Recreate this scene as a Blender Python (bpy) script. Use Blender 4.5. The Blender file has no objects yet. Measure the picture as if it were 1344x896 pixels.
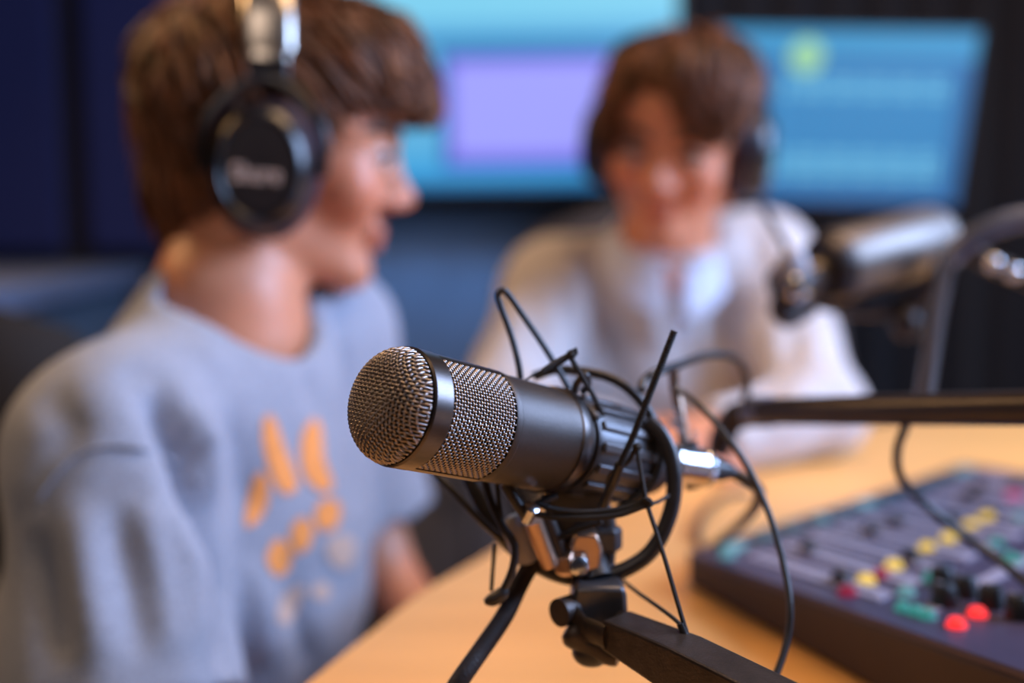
import bpy, math, random
import numpy as np
from math import sin, cos, pi, atan, atan2, sqrt, radians
from mathutils import Vector, Matrix
from mathutils.bvhtree import BVHTree

random.seed(7); rng = np.random.default_rng(7)
scene = bpy.context.scene
COL = scene.collection

# ------------------------------------------------------------------ camera
F = 1344.0
PITCH = atan(128 / 1344)
CAMZ = 0.9775
SP, CP = sin(PITCH), cos(PITCH)

def P(px, py, d):
    """a point of the place, read off the photograph at depth d"""
    x = (px - 672) / F * d
    v = -(py - 448) / F * d
    return Vector((x, d * CP + v * SP, CAMZ - d * SP + v * CP))

def ray(px, py):
    return (P(px, py, 1.0) - Vector((0, 0, CAMZ))).normalized()

def on_plane(px, py, o, n):
    r = ray(px, py); c = Vector((0, 0, CAMZ))
    return c + r * ((o - c).dot(n) / r.dot(n))

def at_z(px, py, z):
    return on_plane(px, py, Vector((0, 0, z)), Vector((0, 0, 1)))

def V(*a): return Vector(a)
def A(v): return np.array(v, dtype=np.float64)
def unit(v):
    v = np.asarray(v, dtype=np.float64); return v / np.linalg.norm(v)

# ------------------------------------------------------------------ materials
def srgb(r, g, b):
    f = lambda c: (c / 255) / 12.92 if c / 255 <= 0.04045 else ((c / 255 + 0.055) / 1.055) ** 2.4
    return (f(r), f(g), f(b), 1)

def mat(name, col, rough=0.5, metal=0.0, noise=0.0, nscale=40.0, bump=0.0, bscale=200.0, emit=None, estr=0.0,
        spec=0.5, sheen=0.0, sss=0.0, attr=None, stretch=None, coat=0.0):
    m = bpy.data.materials.new(name); m.use_nodes = True
    nt = m.node_tree; N = nt.nodes; L = nt.links
    b = N['Principled BSDF']
    c = col if len(col) == 4 else (*col, 1)
    b.inputs['Base Color'].default_value = c
    b.inputs['Roughness'].default_value = rough
    b.inputs['Metallic'].default_value = metal
    b.inputs['Specular IOR Level'].default_value = spec
    if sheen: b.inputs['Sheen Weight'].default_value = sheen
    if coat: b.inputs['Coat Weight'].default_value = coat
    if sss:
        b.inputs['Subsurface Weight'].default_value = sss
        b.inputs['Subsurface Radius'].default_value = (0.9, 0.35, 0.2)
        b.inputs['Subsurface Scale'].default_value = 0.008
    if emit is not None:
        b.inputs['Emission Color'].default_value = emit
        b.inputs['Emission Strength'].default_value = estr
    src = None
    if noise or bump:
        tc = N.new('ShaderNodeTexCoord'); out = tc.outputs['Object']
        if stretch:
            mp = N.new('ShaderNodeMapping'); mp.inputs['Scale'].default_value = stretch
            L.new(out, mp.inputs['Vector']); out = mp.outputs['Vector']
    if noise:
        nz = N.new('ShaderNodeTexNoise'); nz.inputs['Scale'].default_value = nscale; nz.inputs['Detail'].default_value = 5
        L.new(out, nz.inputs['Vector'])
        r = N.new('ShaderNodeMapRange')
        r.inputs['From Min'].default_value = 0.3; r.inputs['From Max'].default_value = 0.7
        r.inputs['To Min'].default_value = 1 - noise; r.inputs['To Max'].default_value = 1 + noise
        L.new(nz.outputs['Fac'], r.inputs['Value'])
        mx = N.new('ShaderNodeMix'); mx.data_type = 'RGBA'; mx.blend_type = 'MULTIPLY'; mx.inputs['Factor'].default_value = 1
        mx.inputs['A'].default_value = c
        L.new(r.outputs['Result'], mx.inputs['B'])
        src = mx
    if attr:
        at = N.new('ShaderNodeAttribute'); at.attribute_name = attr
        m2 = N.new('ShaderNodeMix'); m2.data_type = 'RGBA'; m2.blend_type = 'MULTIPLY'; m2.inputs['Factor'].default_value = 1
        if src: L.new(src.outputs['Result'], m2.inputs['A'])
        else: m2.inputs['A'].default_value = c
        L.new(at.outputs['Color'], m2.inputs['B']); src = m2
    if src: L.new(src.outputs['Result'], b.inputs['Base Color'])
    if bump:
        n2 = N.new('ShaderNodeTexNoise'); n2.inputs['Scale'].default_value = bscale; n2.inputs['Detail'].default_value = 4
        L.new(out, n2.inputs['Vector'])
        bp = N.new('ShaderNodeBump'); bp.inputs['Strength'].default_value = bump; bp.inputs['Distance'].default_value = 0.002
        L.new(n2.outputs['Fac'], bp.inputs['Height']); L.new(bp.outputs['Normal'], b.inputs['Normal'])
    return m

M = {}
M['mic_body'] = mat('mic_body', (0.075, 0.064, 0.060), 0.42, 0.75, noise=0.08, nscale=900, bump=0.12, bscale=2500)
M['mic_ring'] = mat('mic_ring', (0.115, 0.098, 0.092), 0.33, 1.0, noise=0.1, nscale=300, stretch=(1, 1, 12))
M['mic_wire'] = mat('mic_wire', (0.34, 0.295, 0.275), 0.33, 1.0)
M['mic_inner'] = mat('mic_inner', (0.012, 0.009, 0.008), 0.8)
M['black_metal'] = mat('black_metal', (0.035, 0.032, 0.034), 0.36, 0.35, noise=0.15, nscale=200, coat=0.15)
M['black_satin'] = mat('black_satin', (0.03, 0.026, 0.026), 0.42, 0.2, noise=0.2, nscale=120)
M['arm_metal'] = mat('arm_metal', (0.045, 0.034, 0.03), 0.42, 0.55, noise=0.25, nscale=150, bump=0.15, bscale=900)
M['steel_dark'] = mat('steel_dark', (0.085, 0.082, 0.088), 0.36, 0.55, noise=0.12, nscale=150)
M['cord'] = mat('cord', (0.016, 0.013, 0.012), 0.62, 0, bump=0.6, bscale=3000)
M['rubber'] = mat('rubber', (0.018, 0.016, 0.018), 0.38)
M['chrome'] = mat('chrome', (0.7, 0.7, 0.72), 0.2, 1.0)
M['copper'] = mat('copper', (0.5, 0.33, 0.24), 0.3, 0.9)
M['table'] = mat('table', (0.80, 0.41, 0.13), 0.42, 0, noise=0.05, nscale=6, stretch=(1, 8, 1))
M['table_edge'] = mat('table_edge', (0.58, 0.27, 0.08), 0.5, 0, noise=0.08, nscale=10)
M['floor'] = mat('floor', (0.085, 0.072, 0.068), 0.9, 0, noise=0.25, nscale=120, bump=0.5, bscale=600)
M['wall_dark'] = mat('wall_dark', (0.012, 0.010, 0.012), 0.9, 0, noise=0.2, nscale=20)
M['wall_blue'] = mat('wall_blue', (0.07, 0.10, 0.145), 0.7, 0, noise=0.1, nscale=8)
M['ceiling'] = mat('ceiling', (0.05, 0.05, 0.055), 0.9, 0, noise=0.15, nscale=30)
M['acoustic'] = mat('acoustic', (0.010, 0.014, 0.075), 0.95, 0, noise=0.2, nscale=200, bump=0.4, bscale=800)
M['curtain'] = mat('curtain', (0.008, 0.006, 0.008), 0.9, 0, noise=0.25, nscale=60, sheen=0.1)
M['cab_grey'] = mat('cab_grey', (0.13, 0.12, 0.13), 0.6, 0, noise=0.1, nscale=12)
M['counter'] = mat('counter', (0.12, 0.15, 0.24), 0.45, 0, noise=0.1, nscale=12)
M['skin'] = mat('skin', (0.66, 0.265, 0.145), 0.45, 0, noise=0.06, nscale=25, sss=0.12, attr='tint')
M['eye_white'] = mat('eye_white', (0.75, 0.72, 0.7), 0.15)
M['iris'] = mat('iris', (0.05, 0.025, 0.015), 0.12)
M['hair'] = mat('hair', (0.115, 0.046, 0.020), 0.45, 0, noise=0.3, nscale=60, spec=0.35, attr='tint')
M['hair_far'] = mat('hair_far', (0.095, 0.037, 0.017), 0.48, 0, noise=0.3, nscale=60, spec=0.3, attr='tint')
M['brow'] = mat('brow', (0.05, 0.022, 0.012), 0.6, 0, noise=0.3, nscale=200)
M['grey_knit'] = mat('grey_knit', (0.315, 0.345, 0.425), 0.92, 0, noise=0.2, nscale=420, bump=0.5, bscale=900, sheen=0.25)
M['cream_knit'] = mat('cream_knit', (0.53, 0.495, 0.495), 0.92, 0, noise=0.05, nscale=200, bump=0.3, bscale=700, sheen=0.2)
M['collar_blue'] = mat('collar_blue', (0.60, 0.63, 0.74), 0.9, 0, noise=0.06, nscale=200)  # collar looks blue from the lighting; that cast is put into the colour
M['print'] = mat('print', (0.90, 0.33, 0.08), 0.75, 0, noise=0.12, nscale=60)
M['print_pale'] = mat('print_pale', (0.66, 0.46, 0.36), 0.8, 0, noise=0.12, nscale=60)
M['denim'] = mat('denim', (0.02, 0.025, 0.05), 0.9, 0, noise=0.2, nscale=300)
M['shoe'] = mat('shoe', (0.25, 0.25, 0.26), 0.6, 0, noise=0.1, nscale=80)
M['chair'] = mat('chair', (0.016, 0.012, 0.011), 0.75, 0, noise=0.2, nscale=150, bump=0.3, bscale=700)
M['chair_brown'] = mat('chair_brown', (0.035, 0.026, 0.024), 0.75, 0, noise=0.2, nscale=150, bump=0.3, bscale=700)
M['hp_black'] = mat('hp_black', (0.010, 0.009, 0.012), 0.3, 0, noise=0.1, nscale=100, coat=0.3)
M['hp_plate'] = mat('hp_plate', (0.016, 0.012, 0.014), 0.45, 0, noise=0.1, nscale=100)
M['hp_cushion'] = mat('hp_cushion', (0.045, 0.025, 0.04), 0.5, 0, noise=0.15, nscale=150)
M['hp_silver'] = mat('hp_silver', (0.52, 0.47, 0.41), 0.28, 0.95, noise=0.08, nscale=60)
M['logo'] = mat('logo', (0.75, 0.58, 0.5), 0.5)
M['bezel'] = mat('bezel', (0.008, 0.009, 0.012), 0.35)
M['mixer_side'] = mat('mixer_side', (0.030, 0.014, 0.010), 0.55, 0, noise=0.15, nscale=30)
M['mixer_top'] = mat('mixer_top', (0.055, 0.042, 0.078), 0.42, 0.1, noise=0.12, nscale=40)
M['strip'] = mat('strip', (0.36, 0.33, 0.42), 0.4, 0.2, noise=0.1, nscale=60)
M['groove'] = mat('groove', (0.03, 0.025, 0.04), 0.6)
M['fader_black'] = mat('fader_black', (0.012, 0.012, 0.014), 0.4)
M['knob_grey'] = mat('knob_grey', (0.36, 0.34, 0.38), 0.35)
M['mic2_grey'] = mat('mic2_grey', (0.15, 0.125, 0.108), 0.44, 0.6, noise=0.06, nscale=60)
M['mic2_dark'] = mat('mic2_dark', (0.05, 0.04, 0.038), 0.4, 0.6, noise=0.15, nscale=200)
M['arm_blue'] = mat('arm_blue', (0.14, 0.165, 0.26), 0.36, 0.5, noise=0.08, nscale=60)  # blue light falling on the arm is tinted into this base colour
M['boom'] = mat('boom', (0.030, 0.021, 0.021), 0.38, 0.3, noise=0.15, nscale=80)

def glow(name, rgb, s=1.0, base=(0.02, 0.02, 0.02)):
    return mat(name, base, 0.4, 0, emit=srgb(*rgb), estr=s)

# ------------------------------------------------------------------ mesh helpers
class MB:
    def __init__(s): s.v = []; s.f = []; s.mi = []; s.cur = 0
    def add(s, vs, fs):
        o = len(s.v); s.v += [tuple(p) for p in vs]
        s.f += [tuple(o + i for i in f) for f in fs]; s.mi += [s.cur] * len(fs)
    def box(s, c, ax, ay, az):
        """centre and three half-axis vectors"""
        c, ax, ay, az = map(Vector, (c, ax, ay, az))
        vs = [c + ax * i + ay * j + az * k for i in (-1, 1) for j in (-1, 1) for k in (-1, 1)]
        s.add(vs, [(0, 1, 3, 2), (4, 6, 7, 5), (0, 4, 5, 1), (2, 3, 7, 6), (0, 2, 6, 4), (1, 5, 7, 3)])
    def prism(s, poly, off):
        n = len(poly); off = Vector(off); poly = [Vector(p) for p in poly]
        s.add(poly + [p + off for p in poly], [tuple(range(n))[::-1], tuple(range(n, 2 * n))] + [(i, (i + 1) % n, n + (i + 1) % n, n + i) for i in range(n)])
    def loft(s, rings, caps=True, closed=True):
        n = len(rings[0]); o = []
        for r in rings: o += [Vector(p) for p in r]
        fs = []
        for k in range(len(rings) - 1):
            for i in range(n if closed else n - 1):
                j = (i + 1) % n
                fs.append((k * n + i, k * n + j, (k + 1) * n + j, (k + 1) * n + i))
        if caps:
            fs.append(tuple(range(n))[::-1]); fs.append(tuple((len(rings) - 1) * n + i for i in range(n)))
        s.add(o, fs)
    def tube(s, pts, r, n=8, closed=False, flat=None, nrm=None):
        """tube along pts; r number or list; flat=(w,h) for a strap section with nrm as its thin direction"""
        pts = [Vector(p) for p in pts]; m = len(pts)
        rs = r if isinstance(r, (list, tuple)) else [r] * m
        T = []
        for i in range(m):
            a = pts[(i - 1) % m] if closed or i else pts[0]
            b = pts[(i + 1) % m] if closed or i < m - 1 else pts[-1]
            t = b - a
            T.append(t.normalized() if t.length > 1e-9 else Vector((0, 0, 1)))
        up = Vector(nrm) if nrm is not None else Vector((0.3, 0.2, 0.93))
        if nrm is None and abs(up.normalized().dot(T[0])) > 0.9: up = Vector((1, 0, 0))
        rings = []
        x = (up - T[0] * up.dot(T[0])).normalized()
        for i in range(m):
            base = Vector(nrm) if nrm is not None else x
            x = base - T[i] * base.dot(T[i]); x.normalize()
            y = T[i].cross(x)
            if flat:
                w, h = flat
                q = rs[i]
                rings.append([pts[i] + (x * (h * cos(t)) + y * (w * sin(t))) * q for t in [2 * pi * k / n for k in range(n)]])
            else:
                rings.append([pts[i] + (x * cos(t) + y * sin(t)) * rs[i] for t in [2 * pi * k / n for k in range(n)]])
        if closed: rings.append(rings[0])
        s.loft(rings, caps=not closed)
    def lathe(s, prof, o, ax, x=None, n=48, sx=1.0, sy=1.0, caps=True):
        """prof: list of (t along axis, radius)"""
        o, ax = Vector(o), Vector(ax).normalized()
        if x is None:
            x = Vector((0, 0, 1)) if abs(ax.z) < 0.9 else Vector((1, 0, 0))
        x = Vector(x); x = (x - ax * x.dot(ax)).normalized(); y = ax.cross(x)
        s.loft([[o + ax * t + (x * (cos(a) * sx) + y * (sin(a) * sy)) * max(r, 1e-5) for a in [2 * pi * k / n for k in range(n)]] for t, r in prof], caps=caps)
    def ball(s, c, r, n=12, axes=None):
        c = Vector(c); ax = axes or (Vector((1, 0, 0)), Vector((0, 1, 0)), Vector((0, 0, 1)))
        rr = r if isinstance(r, (tuple, list)) else (r, r, r)
        s.loft([[c + Vector(ax[0]) * (rr[0] * sin(p) * cos(a)) + Vector(ax[1]) * (rr[1] * sin(p) * sin(a)) + Vector(ax[2]) * (rr[2] * cos(p)) for a in [2 * pi * k / n for k in range(n)]]
                for p in [max(1e-3, min(pi - 1e-3, pi * j / (n // 2 + 1))) for j in range(n // 2 + 2)]])
    def build(s, name, m, parent=None, smooth=True, bevel=0.0, angle=40):
        ms = m if isinstance(m, (list, tuple)) else [m]
        me = bpy.data.meshes.new(name); me.from_pydata([tuple(p) for p in s.v], [], s.f); me.update()
        for k in ms: me.materials.append(k)
        if len(ms) > 1:
            me.polygons.foreach_set('material_index', s.mi)
        import bmesh
        b = bmesh.new(); b.from_mesh(me); bmesh.ops.recalc_face_normals(b, faces=b.faces[:]); b.to_mesh(me); b.free()
        if smooth:
            me.polygons.foreach_set('use_smooth', [True] * len(me.polygons))
            try: me.set_sharp_from_angle(angle=radians(angle))
            except Exception: pass
        o = bpy.data.objects.new(name, me); COL.objects.link(o)
        if parent: setpar(o, parent)
        if bevel:
            bv = o.modifiers.new('bevel', 'BEVEL'); bv.width = bevel; bv.segments = 2; bv.limit_method = 'ANGLE'
        return o

def world_of(o):
    m = o.matrix_basis.copy()
    return world_of(o.parent) @ o.matrix_parent_inverse @ m if o.parent else m
def setpar(o, p):
    o.parent = p
    o.matrix_parent_inverse = world_of(p).inverted()

def tag(o, label=None, cat=None, group=None, kind=None):
    if label: o['label'] = label
    if cat: o['category'] = cat
    if group: o['group'] = group
    if kind: o['kind'] = kind
    return o
def empty(name, loc, label=None, cat=None, group=None):
    o = bpy.data.objects.new(name, None); COL.objects.link(o); o.location = loc; o.empty_display_size = 0.05
    return tag(o, label, cat, group)
def struct(mb, name, m, **k):
    o = mb.build(name, m, **k); o['kind'] = 'structure'; return o

def spline(pts, n=10, closed=False):
    """Catmull-Rom through pts"""
    pts = [Vector(p) for p in pts]; m = len(pts); out = []
    for i in range(m if closed else m - 1):
        if closed: a, b, c, d = pts[(i - 1) % m], pts[i], pts[(i + 1) % m], pts[(i + 2) % m]
        else:
            b, c = pts[i], pts[i + 1]
            a = pts[i - 1] if i else b * 2 - c
            d = pts[i + 2] if i + 2 < m else c * 2 - b
        for k in range(n):
            t = k / n
            out.append(0.5 * ((2 * b) + (c - a) * t + (2 * a - 5 * b + 4 * c - d) * t * t + (3 * b - a - 3 * c + d) * t ** 3))
    if not closed: out.append(pts[-1].copy())
    return out
def PX(l, n=10):
    return spline([P(*p) for p in l], n)

# ------------------------------------------------------------------ smooth surfaces (bodies, clothes, hair)
class Field:
    def __init__(s, lo, hi, h):
        s.lo = np.array(lo, float); s.h = h
        s.n = np.ceil((np.array(hi, float) - s.lo) / h).astype(int) + 1
        s.f = np.full(s.n, 1.0, np.float32)
        s.ax = [s.lo[i] + h * np.arange(s.n[i]) for i in range(3)]
    def blk(s, lo, hi, m):
        a = np.clip(np.floor((np.array(lo) - m - s.lo) / s.h).astype(int), 0, s.n)
        b = np.clip(np.ceil((np.array(hi) + m - s.lo) / s.h).astype(int) + 1, 0, s.n)
        if np.any(b - a < 1): return None, None
        sl = tuple(slice(a[i], b[i]) for i in range(3))
        g = np.meshgrid(*[s.ax[i][sl[i]].astype(np.float32) for i in range(3)], indexing='ij', sparse=True)
        return sl, g
    def op(s, prim, k=0.01, sub=False, infl=0.0):
        fn, lo, hi = prim
        sl, g = s.blk(np.array(lo) - infl, np.array(hi) + infl, k + 3 * s.h)
        if sl is None: return
        d = fn(g) - infl
        a = s.f[sl]
        if sub:
            d = -d
            h = np.maximum(k - np.abs(a - d), 0) / k
            s.f[sl] = np.maximum(a, d) + h * h * k * 0.25
        else:
            h = np.maximum(k - np.abs(a - d), 0) / k
            s.f[sl] = np.minimum(a, d) - h * h * k * 0.25
    def mesh(s):
        f = s.f; h = s.h
        f[0], f[-1] = np.maximum(f[0], h), np.maximum(f[-1], h)
        f[:, 0], f[:, -1] = np.maximum(f[:, 0], h), np.maximum(f[:, -1], h)
        f[:, :, 0], f[:, :, -1] = np.maximum(f[:, :, 0], h), np.maximum(f[:, :, -1], h)
        neg = f < 0
        nx, ny, nz = f.shape
        cnt = np.zeros((nx - 1, ny - 1, nz - 1), np.int8)
        for i in (0, 1):
            for j in (0, 1):
                for k in (0, 1):
                    cnt += neg[i:nx - 1 + i, j:ny - 1 + j, k:nz - 1 + k]
        mask = (cnt > 0) & (cnt < 8)
        ci = np.argwhere(mask)
        idx = np.full(mask.shape, -1, np.int64); idx[mask] = np.arange(len(ci))
        acc = np.zeros((len(ci), 3)); num = np.zeros(len(ci))
        C = [np.array(c) for c in [(0,0,0),(1,0,0),(0,1,0),(1,1,0),(0,0,1),(1,0,1),(0,1,1),(1,1,1)]]
        for a, b in [(0,1),(2,3),(4,5),(6,7),(0,2),(1,3),(4,6),(5,7),(0,4),(1,5),(2,6),(3,7)]:
            pa, pb = ci + C[a], ci + C[b]
            va, vb = f[tuple(pa.T)], f[tuple(pb.T)]
            x = (va < 0) != (vb < 0)
            t = np.where(x, va / np.where(x, va - vb, 1), 0)
            acc += np.where(x[:, None], pa + t[:, None] * (pb - pa), 0); num += x
        vs = s.lo + (acc / num[:, None]) * h
        faces = []
        for ax in range(3):
            o1, o2 = [(1, 2), (2, 0), (0, 1)][ax]
            sl0 = [slice(None)] * 3; sl1 = [slice(None)] * 3
            sl0[ax] = slice(0, -1); sl1[ax] = slice(1, None)
            ch = neg[tuple(sl0)] != neg[tuple(sl1)]
            e = np.argwhere(ch)
            e = e[(e[:, o1] > 0) & (e[:, o2] > 0) & (e[:, o1] < f.shape[o1] - 1) & (e[:, o2] < f.shape[o2] - 1)]
            d1 = np.zeros(3, int); d1[o1] = 1; d2 = np.zeros(3, int); d2[o2] = 1
            q = np.stack([idx[tuple((e - d1 - d2).T)], idx[tuple((e - d2).T)], idx[tuple(e.T)], idx[tuple((e - d1).T)]], 1)
            flip = ~neg[tuple(e.T)]
            q[flip] = q[flip][:, ::-1]
            faces.append(q)
        return vs, np.concatenate(faces)

def roundcone(a, b, ra, rb, cut=None):
    a, b = A(a), A(b); d = b - a; dd = float(d @ d)
    def fn(g):
        x, y, z = g[0] - a[0], g[1] - a[1], g[2] - a[2]
        t = np.clip((x * d[0] + y * d[1] + z * d[2]) / dd, 0, 1)
        r = np.sqrt((x - t * d[0]) ** 2 + (y - t * d[1]) ** 2 + (z - t * d[2]) ** 2) - (ra + (rb - ra) * t)
        if cut is not None:
            u = d / sqrt(dd)
            r = np.maximum(r, x * u[0] + y * u[1] + z * u[2] - cut * sqrt(dd))
        return r
    R = max(ra, rb)
    return fn, np.minimum(a, b) - R, np.maximum(a, b) + R
def ellip(c, r, R=None):
    c, r = A(c), A(r); R = np.eye(3) if R is None else np.asarray(R)      # columns are the axes
    def fn(g):
        x, y, z = g[0] - c[0], g[1] - c[1], g[2] - c[2]
        q = [(x * R[0, i] + y * R[1, i] + z * R[2, i]) for i in range(3)]
        k0 = np.sqrt(sum((q[i] / r[i]) ** 2 for i in range(3)))
        k1 = np.sqrt(sum((q[i] / r[i] ** 2) ** 2 for i in range(3))) + 1e-9
        return k0 * (k0 - 1) / k1
    m = float(max(r))
    return fn, c - m, c + m
def torus(c, n, R, r, sx=1.0):
    c, n = A(c), unit(A(n))
    def fn(g):
        x, y, z = g[0] - c[0], g[1] - c[1], g[2] - c[2]
        h = x * n[0] + y * n[1] + z * n[2]
        q = np.sqrt(np.maximum(x * x + y * y + z * z - h * h, 0)) - R
        return np.sqrt(q * q + h * h) - r
    return fn, c - R - r, c + R + r

def meshobj(name, vs, fs, m, parent=None):
    me = bpy.data.meshes.new(name)
    me.vertices.add(len(vs)); me.vertices.foreach_set('co', np.asarray(vs, np.float32).ravel())
    me.loops.add(fs.size); me.loops.foreach_set('vertex_index', fs.astype(np.int32).ravel())
    me.polygons.add(len(fs)); me.polygons.foreach_set('loop_start', np.arange(0, fs.size, 4, dtype=np.int32))
    try: me.polygons.foreach_set('loop_total', np.full(len(fs), 4, dtype=np.int32))
    except Exception: pass
    me.update(calc_edges=True); me.validate()
    me.polygons.foreach_set('use_smooth', [True] * len(me.polygons))
    me.materials.append(m)
    o = bpy.data.objects.new(name, me); COL.objects.link(o)
    if parent: setpar(o, parent)
    return o

def hand_prims(w, d, n, side):
    """w wrist, d pointing direction, n back-of-hand normal; five fingers, slightly curled"""
    w, d, n = A(w), unit(d), A(n); n = unit(n - d * (n @ d)); s = np.cross(n, d) * side
    out = [(ellip(w + d * 0.045, (0.048, 0.038, 0.014), np.stack([d, s, n], 1)), 0.012),
           (roundcone(w - d * 0.01, w + d * 0.03, 0.024, 0.024), 0.015)]
    for i, (o, L) in enumerate([(0.027, 0.066), (0.009, 0.074), (-0.009, 0.069), (-0.026, 0.054)]):
        a = w + d * (0.082 - abs(o) * 0.15) + s * o
        dd = unit(d + s * o * 2.0 - n * 0.25); b = a + dd * L * 0.5
        d3 = unit(dd - n * 0.55); c = b + d3 * L * 0.3; d4 = unit(d3 - n * 0.6); e = c + d4 * L * 0.25
        out += [(roundcone(a - d * 0.02, b, 0.0095, 0.0085), 0.004), (roundcone(b, c, 0.0085, 0.0078), 0.003), (roundcone(c, e, 0.0078, 0.0068), 0.003)]
    a = w + d * 0.025 + s * 0.03; b = a + unit(d * 0.75 + s * 0.7 - n * 0.3) * 0.036; c = b + unit(d + s * 0.15 - n * 0.3) * 0.03
    out += [(roundcone(w + d * 0.012 + s * 0.012, a, 0.014, 0.013), 0.008), (roundcone(a, b, 0.012, 0.0098), 0.005), (roundcone(b, c, 0.0098, 0.0078), 0.003)]
    return out

def make_person(name, label, c):
    """one continuous body; hair and clothing are children. c: joints in world metres"""
    root = empty('person', (c['pel'][0], c['pel'][1], 0), label, 'person')
    hf, hl, hu = c['hf'], c['hl'], c['hu']; HR = np.stack([hf, hl, hu], 1); Hc = A(c['head'])
    H = lambda x, y, z: Hc + HR @ np.array([x, y, z])
    sR, sL, pel, nb = A(c['shR']), A(c['shL']), A(c['pel']), A(c['nb'])
    sm = (sR + sL) / 2
    U = unit(sm - pel); Lt = unit(sL - sR); Lt = unit(Lt - U * (Lt @ U)); Fw = np.cross(Lt, U); TR = np.stack([Fw, Lt, U], 1)
    T = lambda o, f, l, u: o + Fw * f + Lt * l + U * u
    hipR, hipL = T(pel, 0, -0.085, 0), T(pel, 0, 0.085, 0)
    def torso(F_):
        out = [(ellip(T(sm, 0.012, 0, -0.13), (0.095, 0.135, 0.16), TR), 0.03),
               (ellip(T(pel, 0.01, 0, 0.13), (0.105, 0.135, 0.19), TR), 0.04),
               (roundcone(sR * 0.88 + sL * 0.12, sL * 0.88 + sR * 0.12, 0.048, 0.048), 0.03),
               (roundcone(nb - U * 0.072, sR, 0.05, 0.045), 0.03), (roundcone(nb - U * 0.072, sL, 0.05, 0.045), 0.04)]
        return out
    # ---- body
    allp = np.array([H(0.2, 0, 0.2), H(-0.2, 0, 0.2), H(0, 0.15, 0.2), H(0, -0.15, 0), sR, sL] + [A(c[k]) for k in ('elR', 'elL', 'wrR', 'wrL', 'knR', 'knL', 'anR', 'anL')] + [pel])
    lo, hi = allp.min(0) - 0.17, allp.max(0) + 0.17; lo[2] = -0.01
    Fd = Field(lo, hi, 0.0055)
    for p, k in torso(0): Fd.op(p, k, infl=-0.014)
    for S in 'RL':
        sh, el, wr = A(c['sh' + S]), A(c['el' + S]), A(c['wr' + S])
        Fd.op(roundcone(sh, el, 0.042, 0.036), 0.02); Fd.op(roundcone(el, wr, 0.037, 0.025), 0.02)
        for p, k in hand_prims(wr, c['hd' + S], c['hn' + S], 1 if S == 'R' else -1): Fd.op(p, k)
        hp, kn, an = (hipR if S == 'R' else hipL), A(c['kn' + S]), A(c['an' + S])
        Fd.op(roundcone(hp, kn, 0.082, 0.055), 0.04); Fd.op(roundcone(kn, an, 0.055, 0.036), 0.03)
        Fd.op(roundcone(an - V(0, 0, 0.02), an + A(Fw) * 0.13 * np.array([1, 1, 0]) - np.array([0, 0, 0.045]), 0.034, 0.026), 0.02)
    Fd.op(roundcone(nb, H(-0.025, 0, -0.04), 0.056, 0.052), 0.03); Fd.op(roundcone(nb + Fw * 0.015 - U * 0.03, nb, 0.06, 0.056), 0.02)
    # head
    hd = [(ellip(H(-0.003, 0, 0.046), (0.092, 0.075, 0.078), HR), 0.02), (ellip(H(0.034, 0, -0.010), (0.056, 0.059, 0.074), HR), 0.03),
          (ellip(H(0.055, 0, 0.045), (0.042, 0.058, 0.045), HR), 0.03)]
    for y in (-1, 1):
        hd += [(roundcone(H(0.0, y * 0.052, -0.045), H(0.060, y * 0.013, -0.084), 0.020, 0.016), 0.02),
               (roundcone(H(0.084, y * 0.014, 0.030), H(0.068, y * 0.048, 0.028), 0.010, 0.008), 0.015),
               (ellip(H(0.066, y * 0.04, -0.018), (0.022, 0.022, 0.024), HR), 0.02)]
    hd += [(ellip(H(0.064, 0, -0.086), (0.016, 0.020, 0.014), HR), 0.015)]
    for p, k in hd: Fd.op(p, k)
    for y in (-1, 1): Fd.op(ellip(H(0.097, y * 0.033, 0.008), (0.013, 0.018, 0.011), HR), 0.012, sub=True)
    Fd.op(roundcone(H(0.089, 0, 0.018), H(0.107, 0, -0.021), 0.0075, 0.0090), 0.012)
    Fd.op(roundcone(H(0.095, 0, -0.024), H(0.108, 0, -0.022), 0.010, 0.0075), 0.008)
    for y in (-1, 1):
        Fd.op(ellip(H(0.097, y * 0.0125, -0.026), (0.011, 0.0075, 0.0075), HR), 0.006)
        Fd.op(ellip(H(0.083, y * 0.032, 0.008), (0.013, 0.014, 0.011), HR), 0.004)
        Fd.op(ellip(H(-0.006, y * 0.078, 0.0), (0.024, 0.010, 0.033), HR), 0.008)
    Fd.op(ellip(H(0.0855, 0, -0.0505), (0.009, 0.022, 0.0060), HR), 0.006)
    Fd.op(ellip(H(0.0825, 0, -0.0620), (0.009, 0.019, 0.0062), HR), 0.006)
    Fd.op(ellip(H(0.0940, 0, -0.0562), (0.007, 0.020, 0.0016), HR), 0.003, sub=True)
    vs, fs = Fd.mesh()
    body = meshobj('body', vs, fs, M['skin'], root)
    q = (vs - Hc) @ HR
    col = np.ones((len(vs), 4), np.float32)
    def paint(cn, r, rgb):
        w = np.exp(-(((q - np.array(cn)) / np.array(r)) ** 2).sum(1))[:, None]
        col[:, :3] *= (1 - w) + w * np.array(rgb)
    paint((0.091, 0, -0.0565), (0.014, 0.020, 0.011), (0.85, 0.45, 0.5))
    paint((0.118, 0, -0.03), (0.02, 0.02, 0.018), (1.0, 0.85, 0.85))
    for y in (-1, 1): paint((0.075, y * 0.045, -0.025), (0.04, 0.028, 0.03), (1.02, 0.84, 0.82))
    at = body.data.color_attributes.new('tint', 'FLOAT_COLOR', 'POINT'); at.data.foreach_set('color', col.ravel())
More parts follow.
